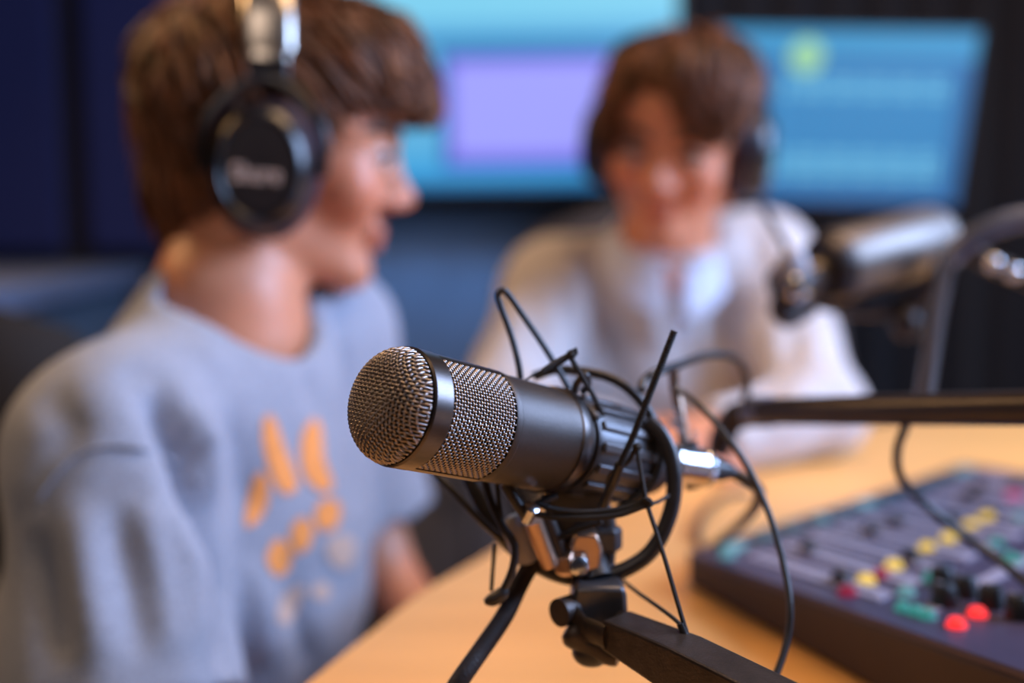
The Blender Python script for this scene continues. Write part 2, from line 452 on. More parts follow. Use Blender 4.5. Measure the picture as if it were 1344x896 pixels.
    for y in (-1, 1):
        e = MB(); e.cur = 0
        c0, ax = Vector(H(0.0835, y * 0.032, 0.008)), [Vector(k) for k in (hf, hl, hu)]
        e.ball(c0, 0.0125, 14, ax); e.cur = 1
        gz = (ax[0] - ax[2] * 0.25).normalized()
        e.lathe([(0.0118, 0.0001), (0.0119, 0.0058), (0.0105, 0.0062)], c0, gz, n=16)
        e.build('eye', [M['eye_white'], M['iris']], root)
        li = MB(); li.tube([H(0.0935, y * 0.019, 0.006), H(0.0985, y * 0.027, 0.0125), H(0.0975, y * 0.036, 0.013), H(0.089, y * 0.048, 0.007)], [0.0015, 0.0030, 0.0030, 0.0015], 6)
        li.build('eyelid', M['skin'], root)
        br = MB(); br.tube(spline([H(0.0985, y * 0.013, 0.026), H(0.1, y * 0.028, 0.032), H(0.089, y * 0.046, 0.032), H(0.075, y * 0.056, 0.026)], 4), 1.0, 8, flat=(0.0048, 0.002), nrm=hf)
        br.build('eyebrow', M['brow'], root)
    # ---- hair
    Fh = Field(Hc - 0.2, Hc + 0.2, 0.005)
    for cn, r, k in c['hair']: Fh.op(ellip(H(*cn), r, HR), k)
    for cn, r, k in c['hair_cut']: Fh.op(ellip(H(*cn), r, HR), k, sub=True)
    hv, hfc = Fh.mesh()
    bv = BVHTree.FromPolygons([tuple(p) for p in hv], [tuple(f) for f in hfc])
    crown = H(*c['crown'])
    qh = (hv - Hc) @ HR
    mb = MB(); mb.add(hv.tolist(), hfc.tolist())
    pick = rng.choice(len(hv), min(c['locks'], len(hv)), replace=False)
    for i in pick:
        p = hv[i].copy(); pts = []; L = rng.uniform(0.035, 0.075); st = L / 6; w = rng.normal(0, 0.28, 3); lift = rng.random() ** 2 * 0.016
        ph = rng.uniform(0, 6.28)
        for k in range(7):
            loc, nr, _, _ = bv.find_nearest(Vector(p))
            nr = A(nr)
            if nr @ (p - Hc) < 0: nr = -nr
            out = 0.0010 + 0.003 * sin(pi * k / 6.5) + lift * (k / 6) ** 2
            pts.append(A(loc) + nr * out)
            d = (p - crown); d = d / (np.linalg.norm(d) + 1e-6) + w + np.array([0, 0, -0.35]) + hf * c.get('comb', 0.2) + hl * 0.28 * sin(ph + k * 0.7)
            d = d - nr * (d @ nr); p = A(loc) + unit(d) * st
        r0 = rng.uniform(0.0011, 0.0028)
        mb.tube(pts, [r0 * s for s in (0.4, 0.85, 1, 1, 0.85, 0.6, 0.15)], 5)
    ho = mb.build('hair', c['hairmat'], root, angle=180)
    tint = np.full((len(mb.v), 4), 0.55, np.float32); tint[:, 3] = 1
    nl = (len(mb.v) - len(hv)) // 35
    tint[len(hv):, :3] = np.repeat(rng.uniform(0.45, 2.1, nl) ** 1.2, 35)[:, None]
    at = ho.data.color_attributes.new('tint', 'FLOAT_COLOR', 'POINT'); at.data.foreach_set('color', tint.ravel())
    # ---- upper garment
    I = c['loose']
    Fs = Field(lo, hi, 0.006)
    for p, k in torso(0): Fs.op(p, k, infl=I)
    for e_, r_, k_ in c.get('extra', []): Fs.op(ellip(T(sm, *e_), r_, TR), k_)
    for S in 'RL':
        sh, el, wr = A(c['sh' + S]), A(c['el' + S]), A(c['wr' + S])
        if c['short']:
            Fs.op(roundcone(sh, sh + (el - sh) * 1.3, c['slv'][0], c['slv'][1], cut=c['hem'][S] / 1.3), 0.022)
        else:
            Fs.op(roundcone(sh, el, c['slv'][0], c['slv'][1]), 0.03); Fs.op(roundcone(el, wr, c['slv'][1], 0.036, cut=0.97), 0.02)
            Fs.op(roundcone(el + (wr - el) * 0.82, wr, 0.033, 0.033, cut=0.97), 0.012)
    nn = unit(H(-0.025, 0, -0.04) - nb)
    cn = unit(nn * 0.9 + U * 0.4 - Fw * c.get('coltilt', 0.15))
    Fs.op(roundcone(nb - nn * 0.06, nb + nn * 0.010, 0.078, 0.064, cut=1.0), 0.03)
    cf = c.get('dip', (0, 0)); Fs.op(roundcone(nb + nn * 0.022, nb + nn * 0.14, 0.060, 0.075), 0.01, sub=True)
    if c.get('dip'): Fs.op(roundcone(nb + Fw * cf[0] + Lt * cf[1] + U * 0.012, nb + Fw * (cf[0] + 0.03) + Lt * cf[1] + U * 0.1, 0.060, 0.07), 0.01, sub=True)
    if not c.get('dip'): Fs.op(torus(nb + nn * 0.006, cn, 0.063, 0.008), 0.006)
    # below the hem
    hem = T(pel, 0, 0, c['hemz'])
    def below(g): return ((g[0] - hem[0]) * U[0] + (g[1] - hem[1]) * U[1] + (g[2] - hem[2]) * U[2])
    Fs.op((below, hem - 0.5, hem + np.array([0.5, 0.5, 0.02])), 0.01, sub=True)
    for fold in c.get('folds', []):
        for a, b in zip(fold[0][:-1], fold[0][1:]): Fs.op(roundcone(a, b, fold[1], fold[1]), fold[2], sub=True)
    for fold in c.get('ridges', []):
        for a, b in zip(fold[0][:-1], fold[0][1:]): Fs.op(roundcone(a, b, fold[1], fold[1]), fold[2])
    # cloth ripples
    gx, gy, gz = np.meshgrid(*[a.astype(np.float32) for a in Fs.ax], indexing='ij', sparse=True)
    Fs.f += 0.0022 * np.sin(38 * gx + 22 * gz + 2.5 * np.sin(17 * gz + 9 * gy)) * np.cos(26 * gy - 15 * gz + 1.7 * np.sin(21 * gx))
    sv, sf = Fs.mesh()
    shirt = meshobj(c['shirtname'], sv, sf, c['shirtmat'], root)
    # ---- trousers, shoes (under the table)
    Ft = Field(lo, hi, 0.009)
    Ft.op(ellip(T(pel, 0, 0, 0.06), (0.125, 0.165, 0.14), TR), 0.05)
    for S in 'RL':
        hp, kn, an = (hipR if S == 'R' else hipL), A(c['kn' + S]), A(c['an' + S])
        Ft.op(roundcone(hp, kn, 0.096, 0.072), 0.04); Ft.op(roundcone(kn, an, 0.072, 0.056, cut=0.97), 0.03)
    tv, tf = Ft.mesh(); meshobj('trousers', tv, tf, M['denim'], root)
    for S in 'RL':
        an = A(c['an' + S]); fo = unit(Fw * np.array([1, 1, 0]))
        Fo = Field(an - 0.25, an + 0.25, 0.007)
        Fo.op(ellip(an + fo * 0.05 + np.array([0, 0, -0.035]), (0.14, 0.05, 0.05), np.stack([fo, np.cross([0, 0, 1], fo), [0, 0, 1]], 1)), 0.02)
        Fo.op(roundcone(an, an - np.array([0, 0, 0.04]), 0.05, 0.05), 0.03)
        zz = np.array([0, 0, 0.003])
        def flr(g): return g[2] - 0.004 + 0 * g[0]
        Fo.op((flr, an - 0.3, np.array([an[0] + 0.3, an[1] + 0.3, 0.02])), 0.006, sub=True)
        ov, of = Fo.mesh(); meshobj('shoe', ov, of, M['shoe'], root)
    return root, shirt, H, T, (Fw, Lt, U), sm, (sv, sf)

def make_headphones(label, c, z0=0.0, x0=0.004, logo=None, wide=0.088, bandmat='hp_silver'):
    HR = [Vector(c[k]) for k in ('hf', 'hl', 'hu')]; Hc = Vector(c['head'])
    H = lambda x, y, z: Hc + HR[0] * x + HR[1] * y + HR[2] * z
    root = empty('headphones', H(x0, 0, 0.15), label, 'headphones')
    for y in (-1, 1):
        o = H(x0, y * (wide - 0.018), z0); ax = HR[1] * y
        cu = MB(); cu.lathe([(0, 0.80), (0.0, 0.94), (0.006, 1.0), (0.014, 1.0), (0.020, 0.92), (0.0205, 0.5)], o, ax, HR[2], 40, sx=0.053, sy=0.0415)
        cu.build('ear_cushion', M['hp_cushion'], root)
        cp = MB(); cp.lathe([(0.018, 0.5), (0.018, 0.90), (0.024, 0.95), (0.032, 0.92), (0.039, 0.80), (0.0405, 0.74), (0.0395, 0.71), (0.0385, 0.70), (0.0385, 0.2)], o, ax, HR[2], 40, sx=0.051, sy=0.0395)
        cup = cp.build('ear_cup', M['hp_black'], root)
        pl = MB(); pl.lathe([(0.0375, 0.0), (0.0392, 0.0001), (0.0400, 0.40), (0.0396, 0.66), (0.0375, 0.69)], o, ax, HR[2], 40, sx=0.051, sy=0.0395)
        pl.build('cup_plate', M['hp_plate'], cup)
        # fork that carries the cup
        yk = MB()
        for s in (-1, 1):
            yk.tube(spline([o + HR[0] * (s * 0.043) - HR[2] * 0.004 + ax * 0.026, o + HR[0] * (s * 0.043) + HR[2] * 0.028 + ax * 0.027, o + HR[0] * (s * 0.024) + HR[2] * 0.056 + ax * 0.024, o + HR[2] * 0.068 + ax * 0.02], 6), 1.0, 8, flat=(0.0055, 0.0028), nrm=ax)
        yk.box(o + HR[2] * 0.071 + ax * 0.018, HR[0] * 0.016, ax * 0.004, HR[2] * 0.011)
        yk.build('cup_fork', M['hp_black'], root, bevel=0.0015)
        sl = MB(); sl.tube([o + HR[2] * 0.078 + ax * 0.018, o + HR[2] * 0.092 + ax * 0.016, o + HR[2] * 0.104 + ax * 0.012], 1.0, 12, flat=(0.0155, 0.003), nrm=ax)
        sl.build('slider', M['hp_silver'], root)
        if logo and y < 0:
            cu_ = bpy.data.curves.new('logo', 'FONT'); cu_.body = logo; cu_.size = 0.0185; cu_.align_x = 'CENTER'; cu_.align_y = 'CENTER'; cu_.extrude = 0.0003; cu_.offset = 0.0003
            t = bpy.data.objects.new('logo_text', cu_); COL.objects.link(t)
            dg = bpy.context.evaluated_depsgraph_get()
            me = bpy.data.meshes.new_from_object(t.evaluated_get(dg)); bpy.data.objects.remove(t)
            me.transform(Matrix.Scale(0.85, 4, Vector((1, 0, 0))))
            me.materials.clear(); me.materials.append(M['logo'])
            lo = bpy.data.objects.new('cup_lettering', me); COL.objects.link(lo)
            m = Matrix((HR[0], HR[2], ax)).transposed().to_4x4(); m.translation = o + ax * 0.0408 - HR[2] * 0.005 - HR[0] * 0.002
            lo.matrix_basis = m; setpar(lo, cup)
    # band over the head
    pts = []
    for k in range(25):
        a = pi * k / 24
        pts.append(H(x0 - 0.006 * sin(a), (wide - 0.002 + 0.012 * sin(a) ** 2 * 0) * -cos(a), z0 + 0.090 + c.get('bandh', 0.068) * sin(a) ** 0.8))
    bd = MB()
    rings = []
    for i, p in enumerate(pts):
        t = (pts[min(i + 1, 24)] - pts[max(i - 1, 0)]).normalized(); nr = HR[0].cross(t).normalized()
        if nr.dot(p - H(0, 0, 0.05)) < 0: nr = -nr
        w, h = 0.0190, 0.0055
        rings.append([p + HR[0] * (w * (abs(cos(q)) ** 0.6) * (1 if cos(q) > 0 else -1)) + nr * (h * sin(q)) for q in [2 * pi * j / 16 for j in range(16)]])
    bd.loft(rings); band = bd.build('headband', M[bandmat], root)
    pd = MB(); rings = []
    for i, p in enumerate(pts[5:20]):
        i += 5
        t = (pts[i + 1] - pts[i - 1]).normalized(); nr = HR[0].cross(t).normalized()
        if nr.dot(p - H(0, 0, 0.05)) < 0: nr = -nr
        rings.append([p - nr * 0.006 + HR[0] * (0.017 * cos(q)) + nr * (0.006 * sin(q)) for q in [2 * pi * j / 12 for j in range(12)]])
    pd.loft(rings); pd.build('headband_pad', M['hp_black'], band)
    return root

# ================================================================== ROOM
X0, X1, Y0, Y1, ZC = -1.7, 2.1, -1.3, 2.62, 2.6
m = MB(); m.box(((X0 + X1) / 2, (Y0 + Y1) / 2, -0.05), ((X1 - X0) / 2 + 0.1, 0, 0), (0, (Y1 - Y0) / 2 + 0.1, 0), (0, 0, 0.05)); struct(m, 'floor', M['floor'], smooth=False)
m = MB(); m.box(((X0 + X1) / 2, (Y0 + Y1) / 2, ZC + 0.05), ((X1 - X0) / 2 + 0.1, 0, 0), (0, (Y1 - Y0) / 2 + 0.1, 0), (0, 0, 0.05)); struct(m, 'ceiling', M['ceiling'], smooth=False)
for nm, c, hx, hy, mt in [('wall_left', (X0 - 0.05, (Y0 + Y1) / 2), 0.05, (Y1 - Y0) / 2, 'wall_dark'), ('wall_right', (X1 + 0.05, (Y0 + Y1) / 2), 0.05, (Y1 - Y0) / 2, 'wall_dark'),
                          ('wall_front', ((X0 + X1) / 2, Y0 - 0.05), (X1 - X0) / 2, 0.05, 'wall_dark'), ('wall_back', ((X0 + X1) / 2, Y1 + 0.05), (X1 - X0) / 2, 0.05, 'wall_blue')]:
    m = MB(); m.box((c[0], c[1], ZC / 2), (hx, 0, 0), (0, hy, 0), (0, 0, ZC / 2)); struct(m, nm, M[mt], smooth=False)

# dark strip of wall and the navy acoustic panels, back left
def wx(px, y=Y1): return (px - 672) / F * y
def panel(x0, x1, z0, z1, label):
    m = MB(); y = Y1 - 0.03
    m.box(((x0 + x1) / 2, y, (z0 + z1) / 2), ((x1 - x0) / 2, 0, 0), (0, 0.028, 0), (0, 0, (z1 - z0) / 2))
    return tag(m.build('acoustic_panel', M['acoustic'], bevel=0.008), label, 'acoustic panel', 'navy acoustic panels on the back wall')
panel(wx(-165), wx(93), 0.96, 2.3, 'navy acoustic wall panel at the far left edge of the photo, before the dark gap')
panel(wx(131), wx(255), 0.96, 2.3, 'navy acoustic wall panel just behind the head of the grey shirted boy')
m = MB(); m.box((wx(45), Y1 - 0.001, 1.5), (0.62, 0, 0), (0, 0.001, 0), (0, 0, 1.1)); struct(m, 'trim_back', M['wall_dark'], smooth=False)

# side counter, left
e0, e1 = V(-0.885, 2.5, 0), V(-0.60, 1.15, 0)
cab = empty('side_cabinet', (-1.1, 1.9, 0), 'long low cabinet with blue grey worktop behind the boy in grey', 'cabinet')
m = MB(); m.prism([V(-1.6, 2.5, 0.89), V(-1.6, 1.15, 0.89), e1 + V(0, 0, 0.89), e0 + V(0, 0, 0.89)], (0, 0, 0.035)); m.build('worktop', M['counter'], cab, smooth=False, bevel=0.004)
m = MB(); m.prism([V(-1.6, 2.48, 0.0), V(-1.6, 1.18, 0.0), e1 + V(-0.04, 0.03, 0.0), e0 + V(-0.04, -0.02, 0.0)], (0, 0, 0.889)); cbx = m.build('carcass', M['wall_blue'], cab, smooth=False)

# low storage bench below the television
bench = empty('storage_bench', (-0.4, 2.35, 0), 'low dark grey storage bench under the large television', 'bench')
m = MB(); m.box((-0.26, 2.36, 0.58), (0.50, 0, 0), (0, 0.22, 0), (0, 0, 0.02)); m.build('top_board', M['cab_grey'], bench, bevel=0.004)
m = MB(); m.box((-0.26, 2.37, 0.2795), (0.49, 0, 0), (0, 0.20, 0), (0, 0, 0.28)); m.build('carcass', M['cab_grey'], bench, bevel=0.003)
for k in range(3):
    m = MB(); m.box((-0.26 + (k - 1) * 0.326, 2.163, 0.28), (0.158, 0, 0), (0, 0.007, 0), (0, 0, 0.25)); d = m.build('door', M['cab_grey'], bench, bevel=0.003)
    m = MB(); m.tube([(-0.26 + (k - 1) * 0.326 + 0.125, 2.15, 0.40), (-0.26 + (k - 1) * 0.326 + 0.125, 2.15, 0.50)], 0.006, 8); m.build('handle', M['black_metal'], d)

# dark curtain, back right
cur = MB(); pts0 = []
x = 0.26; prof = []
k = 0
while x < X1 - 0.04:
    prof.append((x, Y1 - 0.07 + 0.03 * sin(k * 0.9) + 0.008 * sin(k * 2.3))); x += 0.016; k += 1
cur.loft([[V(a, b, z) for a, b in prof] for z in (0.03, 0.8, 1.6, 2.5)], caps=False, closed=False)
curt = empty('curtain', (1.2, Y1 - 0.06, 0), 'black floor length stage curtain behind the smaller monitor', 'curtain')
cur.build('fabric', M['curtain'], curt, angle=180)
m = MB(); m.tube([(0.22, Y1 - 0.07, 2.51), (X1 - 0.02, Y1 - 0.07, 2.51)], 0.012, 10); m.build('rail', M['black_metal'], curt)

# ------------------------------------------------------------------ screens
scr = {k: glow('screen_' + k, rgb) for k, rgb in dict(
    cyan=(118, 205, 238), cyan2=(84, 174, 222), blue=(36, 132, 192), deep=(20, 95, 165), navy=(8, 40, 110), violet=(158, 160, 255), violet2=(120, 112, 240),
    low=(52, 160, 220), low2=(28, 120, 185), mid=(20, 110, 170), mid2=(14, 96, 158), dot=(130, 215, 245), lime=(150, 208, 160), top=(40, 142, 195)).items()}
SK = list(scr); SM = [scr[k] for k in SK]

def screen(name, label, o, ux, uy, w, h, rects, depth=0.03, bez=0.012, extra=None):
    """o centre of the glass, ux/uy axes; rects in 0..1 of the glass, y down"""
    n = ux.cross(uy).normalized()
    root = empty(name, o - n * 0.05, label, 'screen')
    m = MB()
    cs = [(-w / 2, -h / 2), (w / 2, -h / 2), (w / 2, h / 2), (-w / 2, h / 2)]
    ring = lambda g, dz: [o + ux * (x + g * (1 if x > 0 else -1)) + uy * (y + g * (1 if y > 0 else -1)) + n * dz for x, y in cs]
    m.loft([ring(0, -0.001), ring(0.0, 0.004), ring(bez * 0.8, 0.004), ring(bez, 0.0), ring(bez, -depth), ring(-0.05, -depth - 0.012)], caps=False)
    m.add(ring(-0.05, -depth - 0.012), [(0, 1, 2, 3)])
    m.build('casing', M['bezel'], root, smooth=False)
    g = MB()
    for i, (x0, y0, x1, y1, k) in enumerate(rects):
        g.cur = SK.index(k); dz = 0.0 + 0.0004 * (i if i < 6 else 6)
        a = lambda u, v: o + ux * ((u - 0.5) * w) + uy * ((0.5 - v) * h) + n * dz
        g.add([a(x0, y0), a(x1, y0), a(x1, y1), a(x0, y1)], [(0, 3, 2, 1)])
    if extra: extra(g, o, ux, uy, n, w, h)
    g.build('display', SM, root, smooth=False)
    return root, n
# television: right edge px 895, bottom px ~252
TD = 2.36
tl, br_ = P(300, -100, TD), P(893, 245, TD)
tw, th = br_.x - tl.x, tl.z - br_.z
toc = V((tl.x + br_.x) / 2, Y1 - 0.16, (tl.z + br_.z) / 2)
tvux, tvuy = V(1, 0.0, 0.012).normalized(), V(-0.012, 0.0, 1).normalized()
tv_rects = [(0, 0, 1, 1, 'cyan'), (0, 0.42, 1, 0.458, 'blue'), (0, 0.458, 1, 0.88, 'cyan2'), (0.0, 0.36, 1, 0.42, 'cyan2'), (0, 0.88, 1, 1.0, 'low'), (0, 0.965, 1, 1.0, 'low2'),
            (0.465, 0.468, 0.900, 0.925, 'deep'), (0.880, 0.50, 0.905, 0.92, 'navy'), (0.482, 0.495, 0.878, 0.905, 'violet2'), (0.495, 0.525, 0.868, 0.865, 'violet')]
def stack(rects): return rects
def tv_extra(g, o, ux, uy, n, w, h): pass
def screen_layers(rects):
    return rects
tv, tn = screen('television', 'large wall television showing a violet window on cyan, above the bench', toc, tvux, tvuy, tw, th, tv_rects[:6], bez=0.02)
g = MB()
for i, (x0, y0, x1, y1, k) in enumerate(tv_rects[6:]):
    g.cur = SK.index(k); dz = 0.003 + 0.0004 * i
    a = lambda u, v: toc + tvux * ((u - 0.5) * tw) + tvuy * ((0.5 - v) * th) + tn * dz
    g.add([a(x0, y0), a(x1, y0), a(x1, y1), a(x0, y1)], [(0, 3, 2, 1)])
g.build('screen_window', SM, tv, smooth=False)
m = MB(); m.box((toc.x, Y1 - 0.07, toc.z), (0.25, 0, 0), (0, 0.055, 0), (0, 0, 0.15)); m.build('wall_bracket', M['black_metal'], tv, smooth=False)

# smaller monitor, tilted down towards the table
MDp = 2.0
c4 = [P(941, 35, 1.97), P(1281, 42, 1.95), P(1258, 267, 2.06), P(930, 262, 2.06)]
mo = (c4[0] + c4[1] + c4[2] + c4[3]) / 4
mux = ((c4[1] - c4[0]) + (c4[2] - c4[3])).normalized(); muy = ((c4[0] - c4[3]) + (c4[1] - c4[2])); muy = (muy - mux * muy.dot(mux)).normalized()
mw = ((c4[1] - c4[0]).length + (c4[2] - c4[3]).length) / 2; mh = ((c4[0] - c4[3]).length + (c4[1] - c4[2]).length) / 2
m_rects = [(0, 0, 1, 1, 'mid'), (0, 0, 1, 0.17, 'top'), (0, 0.17, 1, 0.20, 'deep'), (0.24, 0.22, 0.93, 0.86, 'blue'), (0, 0.22, 0.2, 0.9, 'mid2')]
def mon_extra(g, o, ux, uy, n, w, h):
    a = lambda u, v, dz: o + ux * ((u - 0.5) * w) + uy * ((0.5 - v) * h) + n * dz
    def q(x0, y0, x1, y1, k, dz=0.0034):
        g.cur = SK.index(k); g.add([a(x0, y0, dz), a(x1, y0, dz), a(x1, y1, dz), a(x0, y1, dz)], [(0, 3, 2, 1)])
    for i in range(16):
        x = 0.27 + i * 0.04
        for y in (0.28, 0.34, 0.70, 0.76, 0.82):
            q(x, y, x + 0.024, y + 0.036, 'dot' if (i + int(y * 50)) % 3 else 'cyan2')
        q(x + 0.03, 0.25, x + 0.034, 0.85, 'mid2', 0.003)
    q(0, 0.955, 1, 1, 'deep'); q(0.945, 0.2, 1, 0.95, 'mid2', 0.003)
    g.cur = SK.index('lime'); c = a(0.345, 0.155, 0.004); r = 0.033
    g.add([c + ux * r * cos(t) + uy * r * sin(t) for t in [2 * pi * j / 24 for j in range(24)]], [tuple(range(24))])
mon, mn = screen('monitor', 'smaller monitor with a blue mixing grid, in front of the black curtain', mo, mux, muy, mw, mh, m_rects, bez=0.006, extra=mon_extra)
m = MB(); b0 = mo - mn * 0.042
m.tube([b0 - mn * 0.0, b0 - mn * 0.06 + V(0, 0.05, 0), V(b0.x, Y1 - 0.03, b0.z - 0.1)], 0.02, 12)
m.build('wall_bracket', M['black_metal'], mon)

# ================================================================== TABLE
TZ = 0.74
edge = [at_z(400, 896, TZ), at_z(480, 832, TZ), at_z(560, 771, TZ), at_z(651, 717, TZ)]
edge = [V(p.x, p.y, 0) for p in edge]
poly = [V(-0.17, 0.30, 0), V(-0.145, 0.42, 0)] + edge + [V(0.03, 0.93, 0), V(0.075, 1.05, 0), V(0.15, 1.15, 0), V(0.27, 1.225, 0), V(0.42, 1.31, 0), V(0.62, 1.43, 0), V(0.95, 1.55, 0),
        V(1.3, 1.5, 0), V(1.5, 1.2, 0), V(1.5, 0.2, 0), V(1.3, -0.2, 0), V(0.6, -0.35, 0), V(0.1, -0.25, 0), V(-0.12, 0.05, 0)]
poly = spline(poly, 6, closed=True)
tab = empty('studio_table', (0.55, 0.6, 0), 'large curved orange wood studio table under the microphones and mixer', 'table')
m = MB()
cen = sum(poly, V(0, 0, 0)) / len(poly)
sh_ = lambda k, z: [cen + (p - cen) * k + V(0, 0, z) for p in poly]
m.loft([sh_(0.992, TZ - 0.035), sh_(1.0, TZ - 0.032), sh_(1.0, TZ - 0.004), sh_(0.996, TZ)])
m.build('tabletop', M['table'], tab, angle=30)
for x, y in ((0.35, 0.35), (1.05, 0.35), (0.55, 0.95), (1.1, 1.1)):
    m = MB(); m.lathe([(0, 0.05), (0.012, 0.05), (0.014, 0.03), (0.70, 0.03), (0.7045, 0.055)], (x, y, 0), (0, 0, 1), n=24); m.build('leg', M['black_satin'], tab)

# ================================================================== CHAIRS
def make_chair(label, loc, face, top, mt, width=0.23):
    f = Vector((face[0], face[1], 0)).normalized(); l = Vector((-f.y, f.x, 0)); u = V(0, 0, 1); o = V(loc[0], loc[1], 0)
    r = empty('office_chair', o, label, 'chair')
    rr = lambda k, z: [o + f * (0.03 + k * 0.23 * abs(cos(t)) ** 0.6 * (1 if cos(t) > 0 else -1)) + l * (k * 0.24 * abs(sin(t)) ** 0.6 * (1 if sin(t) > 0 else -1)) + u * z for t in [2 * pi * j / 32 for j in range(32)]]
    m = MB(); m.loft([rr(0.9, 0.365), rr(1.0, 0.38), rr(1.02, 0.405), rr(0.96, 0.425), rr(0.6, 0.43)]); m.build('seat', mt, r)
    m = MB(); rings = []
    for z in np.linspace(0.48, top, 12):
        t = (z - 0.48) / (top - 0.48); w = width * (0.86 + 0.2 * sin(pi * min(t * 1.1, 1))) * (1 if t < 0.85 else sqrt(max(0.08, 1 - ((t - 0.85) / 0.16) ** 2)))
        back = -0.215 - 0.05 * t + 0.02 * sin(pi * t)
        ring = []
        for q in [2 * pi * j / 24 for j in range(24)]:
            x = w * (abs(cos(q)) ** 0.5) * (1 if cos(q) > 0 else -1); y = 0.028 * sin(q)
            ring.append(o + l * x + f * (back + y + 0.55 * x * x) + u * z)
        rings.append(ring)
    m.loft(rings); m.build('backrest', mt, r, angle=60)
    m = MB(); m.tube(spline([o - f * 0.1 + u * 0.36, o - f * 0.24 + u * 0.36, o - f * 0.275 + u * 0.45, o - f * 0.265 + u * 0.62], 6), 1.0, 10, flat=(0.03, 0.009), nrm=f); m.build('back_support', M['black_satin'], r)
    m = MB(); m.lathe([(0.08, 0.03), (0.2, 0.03), (0.2, 0.018), (0.366, 0.018)], o, u, n=20); m.build('post', M['black_metal'], r)
    for k in range(5):
        a = 2 * pi * k / 5 + 0.3; d = V(cos(a), sin(a), 0)
        m = MB(); m.tube([o + u * 0.095, o + d * 0.15 + u * 0.085, o + d * 0.27 + u * 0.065], [0.022, 0.018, 0.013], 10); lg = m.build('leg', M['black_satin'], r)
        m = MB(); s = V(-d.y, d.x, 0)
        m.lathe([(-0.018, 0.02), (-0.014, 0.026), (0.014, 0.026), (0.018, 0.02)], o + d * 0.275 + u * 0.0262, s, n=16)
        m.tube([o + d * 0.27 + u * 0.03, o + d * 0.27 + u * 0.064], 0.006, 8); m.build('caster', M['rubber'], lg)
    return r

# ================================================================== PEOPLE
def crease(o, folds):
    """press creases (negative) and rolls (positive) into a garment along lines on its surface"""
    me = o.data; n = len(me.vertices)
    v = np.empty(n * 3, np.float32); me.vertices.foreach_get('co', v); v = v.reshape(-1, 3).astype(float)
    nr = np.empty(n * 3, np.float32); me.vertices.foreach_get('normal', nr); nr = nr.reshape(-1, 3)
    fs = [tuple(p.vertices) for p in me.polygons]
    bv = BVHTree.FromPolygons([tuple(p) for p in v], fs)
    m = np.array(world_of(o)); w = v @ m[:3, :3].T + m[:3, 3]
    bv = BVHTree.FromPolygons([tuple(p) for p in w], fs)
    if np.mean(((w - w.mean(0)) * nr).sum(1)) < 0: nr = -nr
    for px, wd, dp in folds:
        hits = [bv.ray_cast(V(0, 0, CAMZ), ray(*p))[0] for p in px]
        hits = [A(h) for h in hits if h is not None]
        best = np.full(n, 9.0)
        for i, (a, b) in enumerate(zip(hits[:-1], hits[1:])):
            d = b - a; t = np.clip(((w - a) @ d) / (d @ d + 1e-9), 0, 1)
            q = np.linalg.norm(w - a - t[:, None] * d, axis=1); best = np.minimum(best, q)
        ends = np.ones(n)
        for e in (hits[0], hits[-1]): ends *= 1 - 0.8 * np.exp(-(np.linalg.norm(w - e, axis=1) / (wd * 1.5)) ** 2)
        v += nr * (dp * np.exp(-(best / wd) ** 2) * ends)[:, None]
    me.vertices.foreach_set('co', v.astype(np.float32).ravel()); me.update()
    return v @ m[:3, :3].T + m[:3, 3], fs
def rot(v, ax, a): return A(Matrix.Rotation(a, 3, Vector(ax)) @ Vector(v))
def head_frame(yaw, pitch, roll):
    """yaw from +x towards +y; pitch down positive; roll towards own right positive"""
    f = np.array([cos(yaw), sin(yaw), 0]); l = np.array([-sin(yaw), cos(yaw), 0]); u = np.array([0, 0, 1.0])
    f, u = rot(f, l, pitch), rot(u, l, pitch)
    l, u = rot(l, f, roll), rot(u, f, roll)
    return f, l, u

# ---- boy in the grey shirt
hf, hl, hu = head_frame(radians(4), radians(3), 0)
near = dict(hf=hf, hl=hl, hu=hu)
near['head'] = A(P(352, 205, 0.77)) + hl * 0.097 - hf * 0.008
near['shR'], near['shL'] = A(P(146, 590, 0.690)), A(P(425, 440, 0.965))
near['nb'] = A(P(300, 396, 0.835))
near['pel'] = np.array([-0.335, 0.87, 0.525])
fwd = np.array([0.93, -0.36, 0]); lft = np.array([0.36, 0.93, 0])
near['elR'] = A(P(165, 950, 0.645)); near['elL'] = A(P(478, 712, 0.99))
near['wrR'] = near['elR'] + unit([0.75, 0.30, -0.30]) * 0.21; near['wrL'] = A(P(548, 812, 0.95))
near['hdR'], near['hdL'] = unit([0.75, 0.45, -0.25]), unit([0.7, -0.5, -0.35])
near['hnR'], near['hnL'] = np.array([0, 0, 1.0]), np.array([0.1, 0.2, 1.0])
for S, s in (('R', -1), ('L', 1)):
    near['kn' + S] = near['pel'] + fwd * 0.42 + lft * s * 0.12 + np.array([0, 0, 0.0]); near['an' + S] = near['pel'] + fwd * 0.44 + lft * s * 0.12; near['an' + S][2] = 0.085
near['hair'] = [((-0.008, 0, 0.056), (0.098, 0.086, 0.082), 0.02), ((0.050, 0, 0.088), (0.066, 0.072, 0.044), 0.03), ((0.096, 0.0, 0.060), (0.030, 0.056, 0.021), 0.02),
                ((-0.056, 0, -0.010), (0.046, 0.066, 0.072), 0.03), ((-0.035, 0, 0.055), (0.076, 0.084, 0.076), 0.02)]
near['hair_cut'] = [((0.105, 0, -0.045), (0.075, 0.12, 0.085), 0.02), ((0.05, 0.09, -0.055), (0.055, 0.04, 0.08), 0.02), ((0.05, -0.09, -0.055), (0.055, 0.04, 0.08), 0.02)]
near['crown'] = (-0.045, 0.0, 0.15); near['locks'] = 2300; near['hairmat'] = M['hair']; near['comb'] = 0.35
